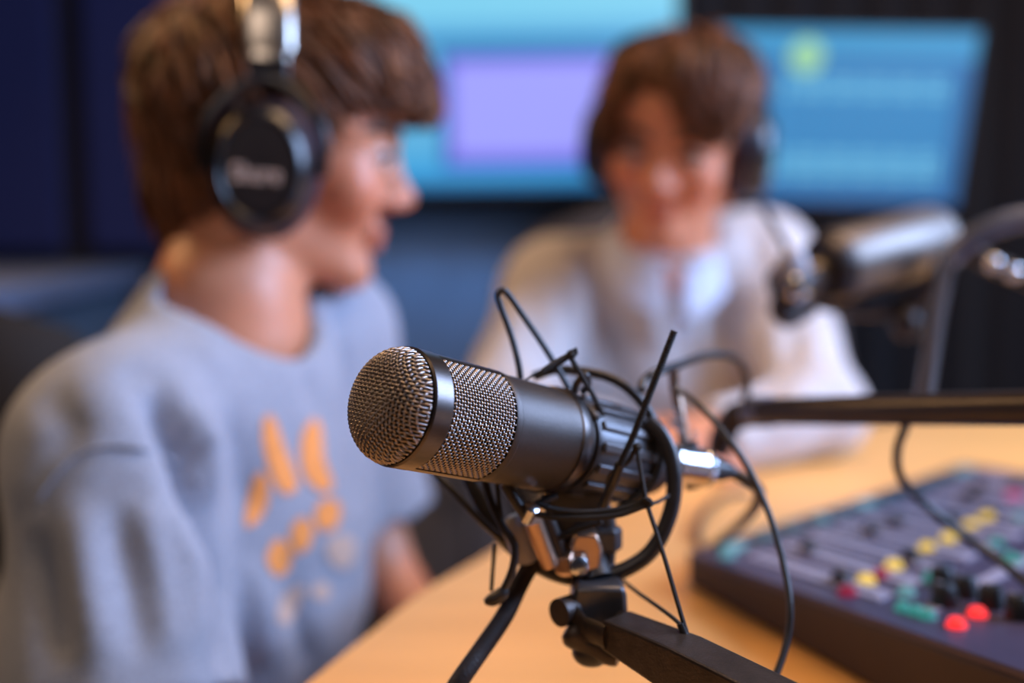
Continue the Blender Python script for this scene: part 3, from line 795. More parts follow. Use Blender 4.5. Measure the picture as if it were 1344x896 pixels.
near.update(dip=(0.030, -0.03), loose=0.017, short=True, slv=(0.062, 0.082), hem=dict(R=0.94, L=0.86), hemz=-0.02, shirtname='tee_shirt', shirtmat=M['grey_knit'], coltilt=0.1,
            extra=[((0.02, 0, -0.24), (0.135, 0.17, 0.2), 0.05)])
def pl(l): return [A(P(*p)) for p in l]
nroot, nshirt, nH, nT, nax, nsm, nmesh = make_person('person', 'boy in headphones and grey tee shirt with orange print, seated in profile', near)

# print on the chest, laid on the cloth
nmesh = crease(nshirt, [([(190, 500), (225, 560), (250, 610), (264, 690)], 0.011, -0.022), ([(248, 520), (272, 590), (284, 680)], 0.011, 0.012), ([(290, 520), (318, 600), (330, 700)], 0.014, -0.010), ([(252, 616), (282, 690), (300, 770), (304, 892)], 0.013, -0.024),
    ([(225, 640), (252, 740), (262, 880)], 0.013, 0.010), ([(150, 650), (168, 760), (190, 880)], 0.012, -0.006), ([(108, 640), (118, 760), (140, 890)], 0.012, 0.006), ([(180, 640), (208, 760), (222, 880)], 0.010, 0.007),
    ([(446, 430), (462, 520), (470, 600), (468, 680)], 0.012, -0.014), ([(425, 420), (440, 500), (446, 560)], 0.012, 0.006), ([(395, 470), (410, 520), (418, 545)], 0.010, -0.006),
    ([(330, 720), (345, 800), (350, 890)], 0.014, 0.009), ([(372, 760), (400, 830), (405, 890)], 0.011, -0.010), ([(240, 440), (290, 480), (310, 500)], 0.012, 0.006), ([(60, 500), (90, 560), (70, 620)], 0.012, -0.006),
    ([(40, 680), (60, 780), (80, 890)], 0.011, -0.008)])
bvS = BVHTree.FromPolygons([tuple(p) for p in nmesh[0]], [tuple(f) for f in nmesh[1]])
def on_shirt(px, py):
    r = ray(px, py); h = bvS.ray_cast(V(0, 0, CAMZ), r)
    return (h[0] + h[1] * 0.0012 * (1 if h[1].dot(r) < 0 else -1)) if h[0] else None
def emblem(mb, outline):
    o = spline([V(x, y, 0) for x, y in outline], 5, closed=True)
    c = sum(o, V(0, 0, 0)) / len(o)
    rings = []
    for k in (0.03, 0.35, 0.7, 1.0):
        ring = [on_shirt(*(c + (p - c) * k).to_2d()) for p in o]
        if any(q is None for q in ring): return
        rings.append(ring)
    mb.loft(rings, caps=False)
m = MB()
for o in [[(345, 550), (358, 548), (372, 585), (388, 625), (388, 642), (372, 648), (358, 628), (346, 590)],
          [(395, 575), (408, 550), (420, 560), (424, 600), (434, 628), (432, 645), (412, 640), (396, 615)],
          [(322, 690), (326, 650), (338, 620), (350, 625), (352, 655), (340, 682)],
          [(412, 672), (424, 655), (442, 658), (446, 676), (436, 694), (418, 694)],
          [(380, 698), (394, 678), (410, 692), (404, 718), (388, 724)],
          [(350, 726), (364, 706), (382, 722), (378, 746), (364, 756), (352, 744)]]: emblem(m, o)
sm_ = MB(); seam = [on_shirt(*p) for p in [(52, 655), (75, 622), (105, 596), (145, 585), (190, 590), (230, 606), (262, 632)]]
sm_.tube(spline([q for q in seam if q is not None], 6), 0.0013, 8); sm_.build('shoulder_seam', M['grey_knit'], nshirt)
pr = m.build('chest_print', M['print'], nshirt)
m = MB()
for o in [[(428, 712), (446, 700), (464, 712), (462, 738), (446, 746), (430, 732)], [(364, 815), (368, 785), (386, 768), (400, 772), (390, 795), (378, 818)], [(410, 770), (424, 764), (432, 772), (428, 786), (412, 784)]]: emblem(m, o)
m.build('chest_print', M['print_pale'], nshirt)
near['bandh'] = 0.074
make_headphones('black over ear headphones with silver band on the boy in grey', near, logo='Shure', x0=0.005, z0=-0.010, wide=0.095)
make_chair('black office chair behind the boy in the grey shirt', (-0.335, 0.87), (0.93, -0.36), 0.925, M['chair'])

# ---- boy in the cream sweatshirt
hf, hl, hu = head_frame(radians(-90 - 20), radians(14), radians(-7))
far = dict(hf=hf, hl=hl, hu=hu)
far['head'] = A(P(889, 196, 1.20))
far['shR'], far['shL'] = A(P(726, 384, 1.33)), A(P(1000, 350, 1.33))
far['nb'] = A(P(872, 330, 1.285))
far['pel'] = np.array([0.215, 1.45, 0.53])
ffw = np.array([-0.16, -0.987, 0]); fl = np.array([0.987, -0.16, 0])
far['elL'] = A(P(1072, 540, 1.15)); far['elR'] = A(P(655, 538, 1.20))
far['wrL'] = A(P(935, 578, 1.06)); far['wrR'] = A(P(800, 583, 1.07))
far['hdL'], far['hdR'] = unit([-1, -0.1, 0]), unit([1, -0.15, 0.02])
far['hnL'], far['hnR'] = np.array([0, -0.3, 1.0]), np.array([0, -0.3, 1.0])
for S, s in (('R', -1), ('L', 1)):
    far['kn' + S] = far['pel'] + ffw * 0.42 + fl * s * 0.12; far['an' + S] = far['pel'] + ffw * 0.42 + fl * s * 0.12; far['an' + S][2] = 0.085
far['hair'] = [((-0.010, 0, 0.054), (0.100, 0.082, 0.080), 0.02), ((0.050, 0.025, 0.090), (0.062, 0.062, 0.042), 0.03), ((0.082, 0.044, 0.062), (0.028, 0.036, 0.034), 0.02), ((0.060, -0.058, 0.055), (0.034, 0.018, 0.044), 0.02),
               ((-0.055, 0, 0.0), (0.05, 0.068, 0.066), 0.03)]
far['hair_cut'] = [((0.11, -0.005, -0.035), (0.080, 0.070, 0.080), 0.012), ((0.110, -0.022, 0.040), (0.045, 0.032, 0.046), 0.015)]
far['crown'] = (-0.03, -0.02, 0.15); far['locks'] = 1700; far['hairmat'] = M['hair_far']; far['comb'] = 0.3
far.update(loose=0.020, short=False, slv=(0.064, 0.050), hemz=-0.03, shirtname='sweatshirt', shirtmat=M['cream_knit'], coltilt=0.2,
           extra=[((0.03, 0, -0.22), (0.125, 0.18, 0.18), 0.05)])
froot, fshirt, fH, fT, fax, fsm, fmesh = make_person('person', 'boy in cream sweatshirt facing the camera, looking down, arms on the table', far)
# open collar with a short placket
fmesh = crease(fshirt, [([(772, 325), (790, 430), (802, 490)], 0.016, -0.016), ([(742, 330), (760, 430), (765, 500)], 0.018, 0.010), ([(850, 365), (856, 430), (862, 480)], 0.014, 0.008), ([(900, 380), (902, 440), (905, 490)], 0.012, -0.010),
    ([(952, 360), (942, 430), (955, 485)], 0.016, -0.024), ([(690, 370), (712, 470)], 0.014, -0.010), ([(648, 400), (668, 490)], 0.014, 0.008), ([(985, 290), (1000, 370)], 0.012, -0.008), ([(1050, 420), (1005, 510), (965, 550)], 0.014, -0.016),
    ([(1010, 420), (975, 480), (940, 520)], 0.014, 0.010), ([(1000, 575), (1085, 500)], 0.013, 0.008), ([(798, 268), (845, 322), (888, 352)], 0.010, -0.012), ([(945, 260), (920, 312), (888, 352)], 0.010, -0.012), ([(888, 352), (890, 420)], 0.007, -0.006)])
bvF = BVHTree.FromPolygons([tuple(p) for p in fmesh[0]], [tuple(f) for f in fmesh[1]])
def on_f(px, py, off=0.004):
    r = ray(px, py); h = bvF.ray_cast(V(0, 0, CAMZ), r)
    return h[0] - r * off if h[0] else P(px, py, 1.2)
fnb = far['nb']; fnn = unit(fH(-0.025, 0, -0.04) - fnb); ff = fax[0] - fnn * (fax[0] @ fnn); ff = unit(ff); fs_ = np.cross(fnn, ff)
for sgn in (-1, 1):
    m = MB(); rings = []
    for th in np.linspace(radians(9), radians(178), 22):
        rad = ff * cos(th) + fs_ * sin(th) * sgn; f1 = max(0.0, cos(th / 2)) ** 6
        q = lambda R_, h_: V(*(fnb + rad * R_ + fnn * (h_ - 0.016 * f1) + ff * 0.012 * f1))
        rings.append([q(0.0615, 0.026), q(0.0655, 0.028), q(0.083 + 0.010 * f1, -0.002 - 0.020 * f1), q(0.079 + 0.010 * f1, -0.004 - 0.020 * f1), q(0.0625, 0.012)])
    m.loft(rings); m.build('collar', M['collar_blue'], fshirt, bevel=0.001)
m = MB(); m.tube(spline([on_f(*p) for p in [(886, 372), (888, 400), (889, 436)]], 6), 1.0, 10, flat=(0.012, 0.003), nrm=ray(880, 400)); m.build('placket', M['collar_blue'], fshirt)
far['bandh'] = 0.042
make_headphones('black headphones on the boy in the cream sweatshirt', far, wide=0.086, x0=0.006, bandmat='hp_black')
make_chair('brownish black office chair behind the boy in the cream sweatshirt', (0.215, 1.45), (-0.16, -0.987), 1.05, M['chair_brown'], 0.27)

# ================================================================== HERO MICROPHONE
C1, C2 = P(545, 538, 0.403), P(725, 578, 0.456)
ax = (C2 - C1).normalized(); LB = (C2 - C1).length
R = 0.0231
view = (C1 - V(0, 0, CAMZ)).normalized()
side = ax.cross(view).normalized()             # along the silhouette
if side.z < 0: side = -side
face = side.cross(ax).normalized()
if face.dot(view) > 0: face = -face            # towards the camera
def MC(t, r=0.0, a=0.0):                       # a = 0 towards the camera, 90 degrees at the upper outline
    return C1 + ax * t + (face * cos(a) + side * sin(a)) * r
mic = empty('studio_microphone', C2, 'large black condenser microphone with mesh head, in focus in the foreground', 'microphone')
k_ = LB / 0.078
tM, tB, tE = 0.0335 * k_, 0.0365 * k_, LB
m = MB()
m.lathe([(tM, R * 0.93), (tM, R * 1.0), (tM + 0.0008, R * 1.012), (tB, R * 1.012), (tB + 0.0006, R * 0.992), (tE - 0.006, R * 0.992), (tE - 0.0055, R * 1.0), (tE - 0.001, R * 1.0), (tE, R * 0.985), (tE + 0.0002, R * 0.88), (tE + 0.004, R * 0.84), (tE + 0.056, R * 0.80), (tE + 0.064, R * 0.6), (tE + 0.066, 0.006)],
        C1, ax, face, 96); m.build('body', M['mic_body'], mic, angle=25)
m = MB(); m.lathe([(tE - 0.0055, R * 0.99), (tE - 0.005, R * 1.035), (tE - 0.001, R * 1.04), (tE + 0.0005, R * 1.02), (tE + 0.0005, R * 0.9)], C1, ax, face, 96, caps=False); m.build('rear_rim', M['mic_ring'], mic, angle=25)
m = MB(); m.lathe([(-0.0095, R * 0.93), (-0.0097, R * 1.0), (-0.0088, R * 1.03), (-0.0008, R * 1.03), (0.0, R * 1.01), (0.0, R * 0.9)], C1, ax, face, 96, caps=False); m.build('head_ring', M['mic_ring'], mic, angle=25)
# struts along the side mesh
for a in (1.32, -1.36):
    m = MB(); w = 0.0056 / R
    m.loft([[MC(t, r, a + b) for r, b in ((R * 0.9, -w / 2), (R * 1.015, -w / 2), (R * 1.028, -w / 4), (R * 1.028, w / 4), (R * 1.015, w / 2), (R * 0.9, w / 2))] for t in (-0.001, tM + 0.001)])
    m.build('strut', M['mic_ring'], mic, angle=30)
m = MB(); m.lathe([(-0.0088 - 0.0132 * sqrt(max(0, 1 - (q) ** 2.3)), max(R * 0.955 * q, 1e-5)) for q in np.linspace(0, 1, 18)] + [(tM + 0.001, R * 0.93)], C1, ax, face, 64); m.build('inner_lining', M['mic_inner'], mic)
# woven head
HD, RD, pit = 0.0150, R * 0.985, 0.00150
def dome(u, v):
    q = min(1.0, sqrt(u * u + v * v) / RD)
    return HD * (max(0.0, 1 - q ** 2.3)) ** 0.5
m = MB(); nw = int(RD / pit)
def wires(mb, swap):
    for i in range(-nw, nw + 1):
        c = i * pit
        half = sqrt(max(0, (RD * 0.995) ** 2 - c * c))
        if half < pit: continue
        n = max(6, int(2 * half / (pit * 0.25))); pts = []
        for j in range(n + 1):
            u = -half + 2 * half * j / n
            # finer steps near the steep rim
            uu = half * sin(pi / 2 * u / half)
            wv = 0.00044 * cos(pi * uu / pit) * (1 if (i % 2) else -1) * (1 if not swap else -1)
            a, b = (uu, c) if not swap else (c, uu)
            q = min(1, sqrt(a * a + b * b) / RD)
            pts.append(C1 + ax * (-0.0090 - dome(a, b) - wv * (1 - q * 0.4)) + (face * a + side * b) * (1 + wv * q * 20))
        mb.tube(pts, 0.00046, 6, nrm=-ax)
wires(m, False); wires(m, True)
m.build('head_mesh', M['mic_wire'], mic, angle=180)
# woven side
m = MB(); n_ax = 100; nr = int(tM / 0.00142); RM = R * 0.972
for i in range(n_ax):
    a = 2 * pi * i / n_ax
    m.tube([MC(-0.0002 + tM * j / (nr * 4), RM + 0.00038 * cos(pi * j / 4) * (1 if i % 2 else -1), a) for j in range(nr * 4 + 1)], 0.00043, 5, nrm=(MC(0, 1, a) - MC(0, 0, a)))
for k in range(1, nr):
    t = tM * k / nr
    m.tube([MC(t, RM - 0.00038 * cos(pi * j / 3) * (1 if k % 2 else -1), 2 * pi * j / (n_ax * 3)) for j in range(n_ax * 3)], 0.00043, 5, closed=True, nrm=ax)
m.build('side_mesh', M['mic_wire'], mic, angle=180)
# tail collar and plug
m = MB(); m.lathe([(tE + 0.058, R * 0.6), (tE + 0.058, R * 0.76), (tE + 0.060, R * 0.78), (tE + 0.068, R * 0.70), (tE + 0.070, R * 0.62), (tE + 0.070, R * 0.3)], C1, ax, face, 40); m.build('tail_collar', M['mic_body'], mic)
plug0 = MC(tE + 0.0705)
pd_ = (P(990, 622, 0.535) - plug0).normalized()
xl = empty('cable_plug', plug0, 'chrome cable plug at the rear end of the focused microphone', 'plug')
m = MB(); m.lathe([(0.0, 0.0085), (0.010, 0.0088), (0.012, 0.0105), (0.015, 0.0105), (0.016, 0.0096), (0.031, 0.0096), (0.032, 0.0102), (0.035, 0.0095), (0.036, 0.006)], plug0, pd_, face, 32); m.build('shell', M['chrome'], xl, angle=25)
m = MB(); m.lathe([(0.036, 0.0065), (0.046, 0.0055), (0.051, 0.0042)], plug0, pd_, face, 20); m.build('strain_relief', M['rubber'], xl)
cb = MB(); q0 = plug0 + pd_ * 0.0515
cb.tube(spline([q0, q0 + pd_ * 0.02 + V(0, 0, -0.01), at_z(985, 690, 0.79) * 0.35 + at_z(960, 690, 0.8) * 0.65, at_z(925, 722, TZ + 0.004), at_z(915, 700, TZ + 0.004), at_z(925, 672, TZ + 0.004), at_z(950, 650, TZ + 0.004), at_z(985, 645, TZ + 0.004)], 8), 0.0032, 10)
tag(cb.build('microphone_cable', M['rubber']), 'dark cable hanging from the chrome plug down to the table', 'cable')

# ------------------------------------------------------------------ shock mount
sk = empty('shock_mount', P(752, 640, 0.47), 'black cage of rings, rods and elastic cords holding the focused microphone', 'microphone shock mount')
# ribbed sleeve clamped on the barrel
m = MB(); m.lathe([(tE + 0.008, R * 0.84), (tE + 0.008, R * 0.90), (tE + 0.010, R * 0.93), (tE + 0.052, R * 0.93), (tE + 0.054, R * 0.90), (tE + 0.054, R * 0.80)], C1, ax, face, 64)
slv = m.build('clamp_sleeve', M['steel_dark'], sk, angle=25)
for k in range(14):
    a = 2 * pi * k / 14 + 0.1
    m = MB(); c = MC(tE + 0.031, R * 0.95, a); rd = (MC(0, 1, a) - MC(0, 0, a)); tg = ax.cross(rd)
    m.box(c, ax * 0.021, rd * 0.0012, tg * 0.0021); m.build('rib', M['steel_dark'], slv, bevel=0.0006)
# rings
nA = (ax * 0.35 + view * 0.9).normalized(); OA = P(758, 592, 0.478)
ringA = [(763, 487), (795, 494), (820.5, 507), (841, 527), (856, 549), (865.5, 578), (866, 606), (858, 630), (842, 648), (820, 664), (787, 682), (755, 696), (725, 712)]
arcA = spline([on_plane(x, y, OA, nA) for x, y in [(700, 494), (730, 485)] + ringA], 8)
m = MB(); m.tube(arcA, 1.0, 12, flat=(0.0023, 0.0018), nrm=nA); m.build('inner_ring', M['black_metal'], sk)
nB = (view * 0.95 + V(0.25, 0.0, -0.12)).normalized(); OB = P(752, 640, 0.472)
ringB = [(604, 592), (616, 628), (640, 676), (669, 714), (706, 742), (745, 757), (790, 757), (832, 741), (860, 716), (880, 672), (885, 633), (880, 597), (868, 570), (850, 552)]
arcB = spline([on_plane(x, y, OB, nB) for x, y in ringB], 8)
m = MB(); m.tube(arcB, 1.0, 12, flat=(0.0036, 0.0026), nrm=nB); m.build('outer_ring', M['black_metal'], sk)
def part(name, pts, r, mt='black_metal', n=10, par=None, flat=None, nrm=None, k=8):
    m = MB(); m.tube(PX(pts, k), r if flat is None else 1.0, n, flat=flat, nrm=nrm); return m.build(name, M[mt], par or sk)
# bent wire loop above the body
part('wire_loop', [(684, 512, 0.462), (681, 480, 0.462), (671, 440, 0.462), (656, 398, 0.462), (654, 386, 0.462), (660, 381, 0.462), (667, 386, 0.463), (690, 419, 0.464), (720, 464, 0.466), (750, 516, 0.468)], 0.0015)
part('elastic_cord', [(684, 503, 0.440), (700, 492, 0.441), (716, 484, 0.442)], 0.0005, 'cord')
part('elastic_cord', [(712, 487, 0.442), (732, 474, 0.443), (751, 464, 0.444)], 0.0013, 'cord')
m = MB(); m.ball(P(750, 465, 0.444), (0.0022, 0.0022, 0.0022), 12); m.box(P(751, 463, 0.444), V(0.0022, 0, 0.001), V(0, 0.0012, 0), V(-0.0003, 0, 0.0014)); m.build('cord_knot', M['cord'], sk)
part('elastic_cord', [(748, 468, 0.444), (764, 494, 0.446), (780, 522, 0.449), (792, 545, 0.452)], 0.0012, 'cord')
part('elastic_cord', [(745, 471, 0.444), (728, 482, 0.449), (715, 490, 0.452)], 0.0006, 'cord')
part('hook', [(754, 516, 0.455), (757, 503, 0.454), (768, 492, 0.453), (772, 505, 0.456), (765, 514, 0.46)], 0.0017)
# threaded rod in front of the rings
rod = [P(885, 434, 0.425), P(868, 478, 0.427), P(850, 524, 0.430), P(832, 570, 0.433), P(812, 614, 0.437)]
rod = spline(rod, 40)
m = MB(); m.tube(rod, [0.00150 + 0.00030 * sin(i * 2.1) for i in range(len(rod))], 10); m.build('threaded_rod', M['cord'], sk)
part('rod_arm', [(814, 608, 0.437), (806, 630, 0.440), (797, 650, 0.444), (789, 672, 0.448)], 0.0022)
part('rod_arm', [(816, 612, 0.437), (826, 604, 0.438), (832, 592, 0.438), (837, 586, 0.438)], 0.0011)
part('rod_arm', [(810, 614, 0.437), (800, 624, 0.440), (796, 640, 0.443)], 0.0009)
part('elastic_cord', [(836, 588, 0.437), (841, 618, 0.436), (848, 658, 0.435)], 0.0010, 'cord')
m = MB(); m.ball(P(848, 661, 0.435), (0.003, 0.002, 0.0022), 12); m.tube(PX([(843, 657, 0.434), (850, 655, 0.433), (856, 662, 0.434)], 4), 0.0012, 8); m.build('cord_knot', M['cord'], sk)
m = MB(); m.ball(P(836, 586, 0.437), (0.0022, 0.0018, 0.0018), 12); m.build('cord_knot', M['cord'], sk)
part('elastic_cord', [(846, 659, 0.435), (815, 668, 0.436), (770, 672, 0.438), (730, 669, 0.440), (706, 662, 0.443)], 0.0013, 'cord')
part('elastic_cord', [(846, 663, 0.434), (812, 675, 0.435), (770, 679, 0.437), (725, 678, 0.440), (692, 672, 0.443)], 0.0014, 'cord')
part('elastic_cord', [(790, 684, 0.450), (760, 694, 0.452), (732, 706, 0.455), (715, 716, 0.458)], 0.0015, 'cord')
part('elastic_cord', [(850, 662, 0.435), (864, 658, 0.442), (877, 650, 0.455)], 0.0008, 'cord')
part('elastic_cord', [(850, 664, 0.434), (860, 694, 0.431), (874, 738, 0.427), (892, 800, 0.421), (905, 842, 0.418)], 0.0010, 'cord')
part('cord_clip', [(893, 818, 0.420), (899, 832, 0.419), (905, 846, 0.418)], 0.0017, 'black_satin')
part('elastic_cord', [(818, 762, 0.470), (838, 778, 0.455), (858, 792, 0.440), (880, 808, 0.428), (896, 822, 0.421)], 0.0009, 'cord')
# lower left cluster of bent wires
part('wire_loop', [(566, 618, 0.47), (592, 642, 0.468), (620, 672, 0.466), (650, 700, 0.464), (680, 722, 0.462), (705, 742, 0.462)], 0.0016)
part('wire_loop', [(636, 630, 0.455), (645, 660, 0.452), (660, 690, 0.450), (672, 708, 0.448), (676, 722, 0.447), (672, 748, 0.446), (660, 775, 0.446), (650, 786, 0.446)], 0.0018)
m = MB(); m.tube(PX([(666, 772, 0.446), (652, 784, 0.446), (636, 790, 0.446)], 4), [0.0012, 0.0026, 0.0030, 0.0030, 0.0030, 0.0030, 0.0028, 0.0022, 0.0012], 10); m.build('wire_foot', M['black_satin'], sk)
part('elastic_cord', [(652, 632, 0.452), (654, 655, 0.452), (658, 680, 0.45)], 0.0010, 'cord')
part('elastic_cord', [(650, 715, 0.458), (647, 745, 0.458), (645, 775, 0.452)], 0.0009, 'cord')
part('rod_arm', [(662, 634, 0.440), (676, 656, 0.440), (690, 676, 0.440)], 0.0026)
part('rod_arm', [(730, 650, 0.447), (716, 656, 0.445), (700, 664, 0.443)], 0.0016)
m = MB(); q0, q1 = P(699, 668, 0.440), P(690, 678, 0.440); m.lathe([(-0.0045, 0.002), (-0.004, 0.0032), (0.004, 0.0032), (0.0045, 0.002)], (q0 + q1) / 2, P(702, 655, 0.436) - P(684, 688, 0.446), n=20); m.build('pivot_pin', M['chrome'], sk)
m = MB(); m.tube([P(700, 684, 0.448), P(722, 742, 0.452)], 0.0042, 16); m.build('spring_post', M['copper'], sk)
m = MB(); m.tube([P(716, 676, 0.455), P(742, 744, 0.458)], 0.0036, 16); m.build('spring_post', M['arm_metal'], sk)
m = MB(); m.lathe([(-0.012, 0.004), (-0.010, 0.0062), (0.004, 0.0070), (0.009, 0.0050), (0.011, 0.003)], P(683, 706, 0.463), V(-0.3, 0, 1), n=24); m.build('swivel_cup', M['knob_grey'], sk)
m = MB(); m.lathe([(-0.006, 0.003), (-0.0055, 0.0062), (0.0, 0.0066), (0.003, 0.0062), (0.0035, 0.0042), (0.008, 0.0040), (0.0085, 0.002)], P(748, 738, 0.456), V(0.8, -0.5, 0.25), n=6); m.build('clamp_nut', M['copper'], sk, bevel=0.0006)
m = MB(); m.loft([[P(768, 722, 0.460) + V(x * w, y * 0.006, z) for x, y in ((-1, -1), (1, -1), (1, 1), (-1, 1))] for z, w in ((0.009, 0.005), (0.002, 0.0075), (-0.006, 0.0065), (-0.010, 0.004))]); m.build('clamp_jaw', M['copper'], sk, bevel=0.0015)
m = MB(); m.lathe([(-0.004, 0.003), (-0.0035, 0.0042), (0.0035, 0.0042), (0.004, 0.003)], P(757, 742, 0.452), V(0.3, -0.9, 0.2), n=20); m.build('clamp_screw', M['chrome'], sk)
# saddle block under the barrel and hex knob
sb0 = P(752, 652, 0.475)
m = MB(); m.loft([[sb0 + V(x * w, y * w, z) for x, y in ((-1, -1), (1, -1), (1, 1), (-1, 1))] for z, w in ((0.014, 0.012), (0.004, 0.015), (-0.012, 0.012), (-0.030, 0.009))]); m.build('saddle_block', M['black_satin'], sk, bevel=0.002)
hx = P(795, 722, 0.470)
m = MB(); m.lathe([(0.0, 0.0055), (0.001, 0.0078), (0.010, 0.0078), (0.0115, 0.0062)], hx, V(0, 0, 1), n=6); m.build('hex_knob', M['steel_dark'], sk, smooth=False, bevel=0.0008)
m = MB(); m.lathe([(-0.016, 0.0052), (-0.007, 0.0052), (-0.006, 0.0042), (0.0005, 0.0048)], hx, V(0, 0, 1), n=24); m.build('stem', M['steel_dark'], sk)
m = MB(); m.tube([sb0 + V(0, 0, -0.02), P(768, 720, 0.468), P(783, 762, 0.460)], [0.006, 0.0075, 0.0085], 16); m.build('stem', M['black_satin'], sk)
m = MB(); m.tube(PX([(783, 655, 0.47), (794, 676, 0.47), (797, 700, 0.47)], 4), 0.0045, 14); m.build('stem', M['steel_dark'], sk)
# tail bracket
part('tail_bracket', [(884, 486, 0.53), (886, 510, 0.53), (893, 545, 0.528), (898, 580, 0.526), (902, 606, 0.525)], 0.0030, 'copper')
m = MB(); m.tube(PX([(900, 580, 0.52), (908, 610, 0.518), (915, 640, 0.518)], 4), 1.0, 10, flat=(0.006, 0.002), nrm=view); m.build('tail_bracket', M['black_metal'], sk)
m = MB(); rr = random.Random(3)
for k in range(40):
    t = rr.random(); c = P(884 + 22 * t + rr.uniform(-9, 9), 545 + 35 * t + rr.uniform(-12, 12), 0.524 + rr.uniform(-0.004, 0.004)); d = V(rr.uniform(-1, 1), rr.uniform(-1, 1), rr.uniform(-1, 1)).normalized() * 0.0024
    m.tube([c - d, c, c + d + V(0, 0, 0.001)], 0.0004, 5)
tag(m.build('frayed_wrap', M['knob_grey'], sk), kind='stuff')  # pale slivers modelled in place of glints of light around the tail bracket

# ------------------------------------------------------------------ stand arm of the hero microphone
st = empty('microphone_stand', (0.30, 0.05, TZ), 'dark jointed microphone arm coming up from the lower right under the focused microphone', 'microphone stand')
a0, a1 = P(800, 822, 0.440), P(1040, 944, 0.375)
a2 = a0 + (a1 - a0) * 2.15
dr = (a1 - a0).normalized(); sd = dr.cross(V(0, 0, 1)).normalized(); upv = sd.cross(dr).normalized()
m = MB(); sec = lambda t, w, h: [a0 + dr * t + sd * (x * w) + upv * (y * h) for x, y in ((-1, -1), (1, -1), (1, 1), (-1, 1))]
m.loft([sec(0.003, 0.0088, 0.0066), sec(0.022, 0.0092, 0.0082), sec(0.040, 0.0102, 0.0095), (sec((a2 - a0).length, 0.0102, 0.0095))]); m.build('arm_bar', M['arm_metal'], st, smooth=False, bevel=0.0012)
# fork between bar and mount
f0 = P(785, 775, 0.455)
m = MB(); m.loft([[f0 + V(x * w, y * 0.010, z) for x, y in ((-1, -1), (1, -1), (1, 1), (-1, 1))] for z, w in ((0.005, 0.0105), (0.001, 0.0118), (-0.010, 0.0125), (-0.016, 0.0105))]); m.build('swivel_head', M['steel_dark'], st, bevel=0.002)
fk = f0 + V(-0.006, -0.012, -0.006)
m = MB()
for s in (-1, 1):
    o = sd * (0.0085 * s)
    m.tube([f0 + V(-0.010, -0.004, -0.006) + o * 0.6, f0 + V(-0.002, -0.010, -0.011) + o * 0.9, a0 + dr * 0.006 + o], 1.0, 12, flat=(0.0055, 0.0022), nrm=sd)
m.build('fork', M['arm_metal'], st)
m = MB(); m.tube([f0 + V(-0.012, -0.006, -0.006) - sd * 0.008, f0 + V(-0.012, -0.006, -0.006) + sd * 0.008], 0.0062, 20); m.build('pivot_bolt', M['arm_metal'], st)
kb = P(752, 838, 0.448)
m = MB(); m.tube(PX([(744, 824, 0.446), (766, 838, 0.445), (796, 856, 0.442), (812, 862, 0.440)], 5), [0.0045, 0.0062, 0.0068, 0.0068, 0.0066, 0.0063, 0.006, 0.0058, 0.0056, 0.0054, 0.0052, 0.005, 0.0048, 0.0046, 0.0044, 0.004][:16], 14); m.build('lower_link', M['arm_metal'], st)
m = MB(); m.ball(P(776, 856, 0.447), (0.0085, 0.007, 0.0062), 18); m.build('wing_nut', M['black_satin'], st)
m = MB(); m.tube([a2, a2 + V(0.0, 0, -0.02), V(a2.x, a2.y, TZ + 0.03)], 0.011, 16); m.build('post', M['arm_metal'], st)
m = MB(); m.lathe([(0, 0.035), (0.012, 0.035), (0.016, 0.02), (0.035, 0.014)], (a2.x, a2.y, TZ), (0, 0, 1), n=24); m.build('base', M['arm_metal'], st)

# flat black strap hanging down left of the arm
m = MB(); m.tube(PX([(700, 735, 0.462), (683, 765, 0.458), (662, 808, 0.45), (632, 852, 0.44), (600, 898, 0.43), (575, 940, 0.43)], 8) + [at_z(560, 965, TZ + 0.003), at_z(500, 985, TZ + 0.003)], 1.0, 10, flat=(0.0042, 0.0018), nrm=view)
tag(m.build('cable_strap', M['arm_metal']), 'flat dark strap hanging to the table from the lower left of the shock mount', 'cable')
# thin cables behind the microphone
m = MB(); m.tube(PX([(842, 512, 0.50), (846, 500, 0.505), (862, 488, 0.51), (890, 479, 0.53), (925, 467, 0.56), (952, 466, 0.58), (972, 476, 0.61), (981, 496, 0.63), (979, 520, 0.645), (977, 532, 0.655)], 8), 0.0024, 10)
tag(m.build('looped_cable', M['rubber']), 'thin black cable arching from the shock mount to the end of the boom arm', 'cable')
m = MB(); m.tube(PX([(884, 512, 0.528), (900, 518, 0.52), (922, 537, 0.505), (952, 570, 0.495), (984, 618, 0.485), (1010, 676, 0.475), (1028, 740, 0.465), (1037, 795, 0.455), (1032, 845, 0.45), (1012, 900, 0.44), (985, 945, 0.43)], 8) + [at_z(950, 985, TZ + 0.003), at_z(880, 1010, TZ + 0.003)], 0.0016, 10)
tag(m.build('drooping_cable', M['rubber']), 'long black cable curving down right of the focused microphone, in front of the mixer', 'cable')

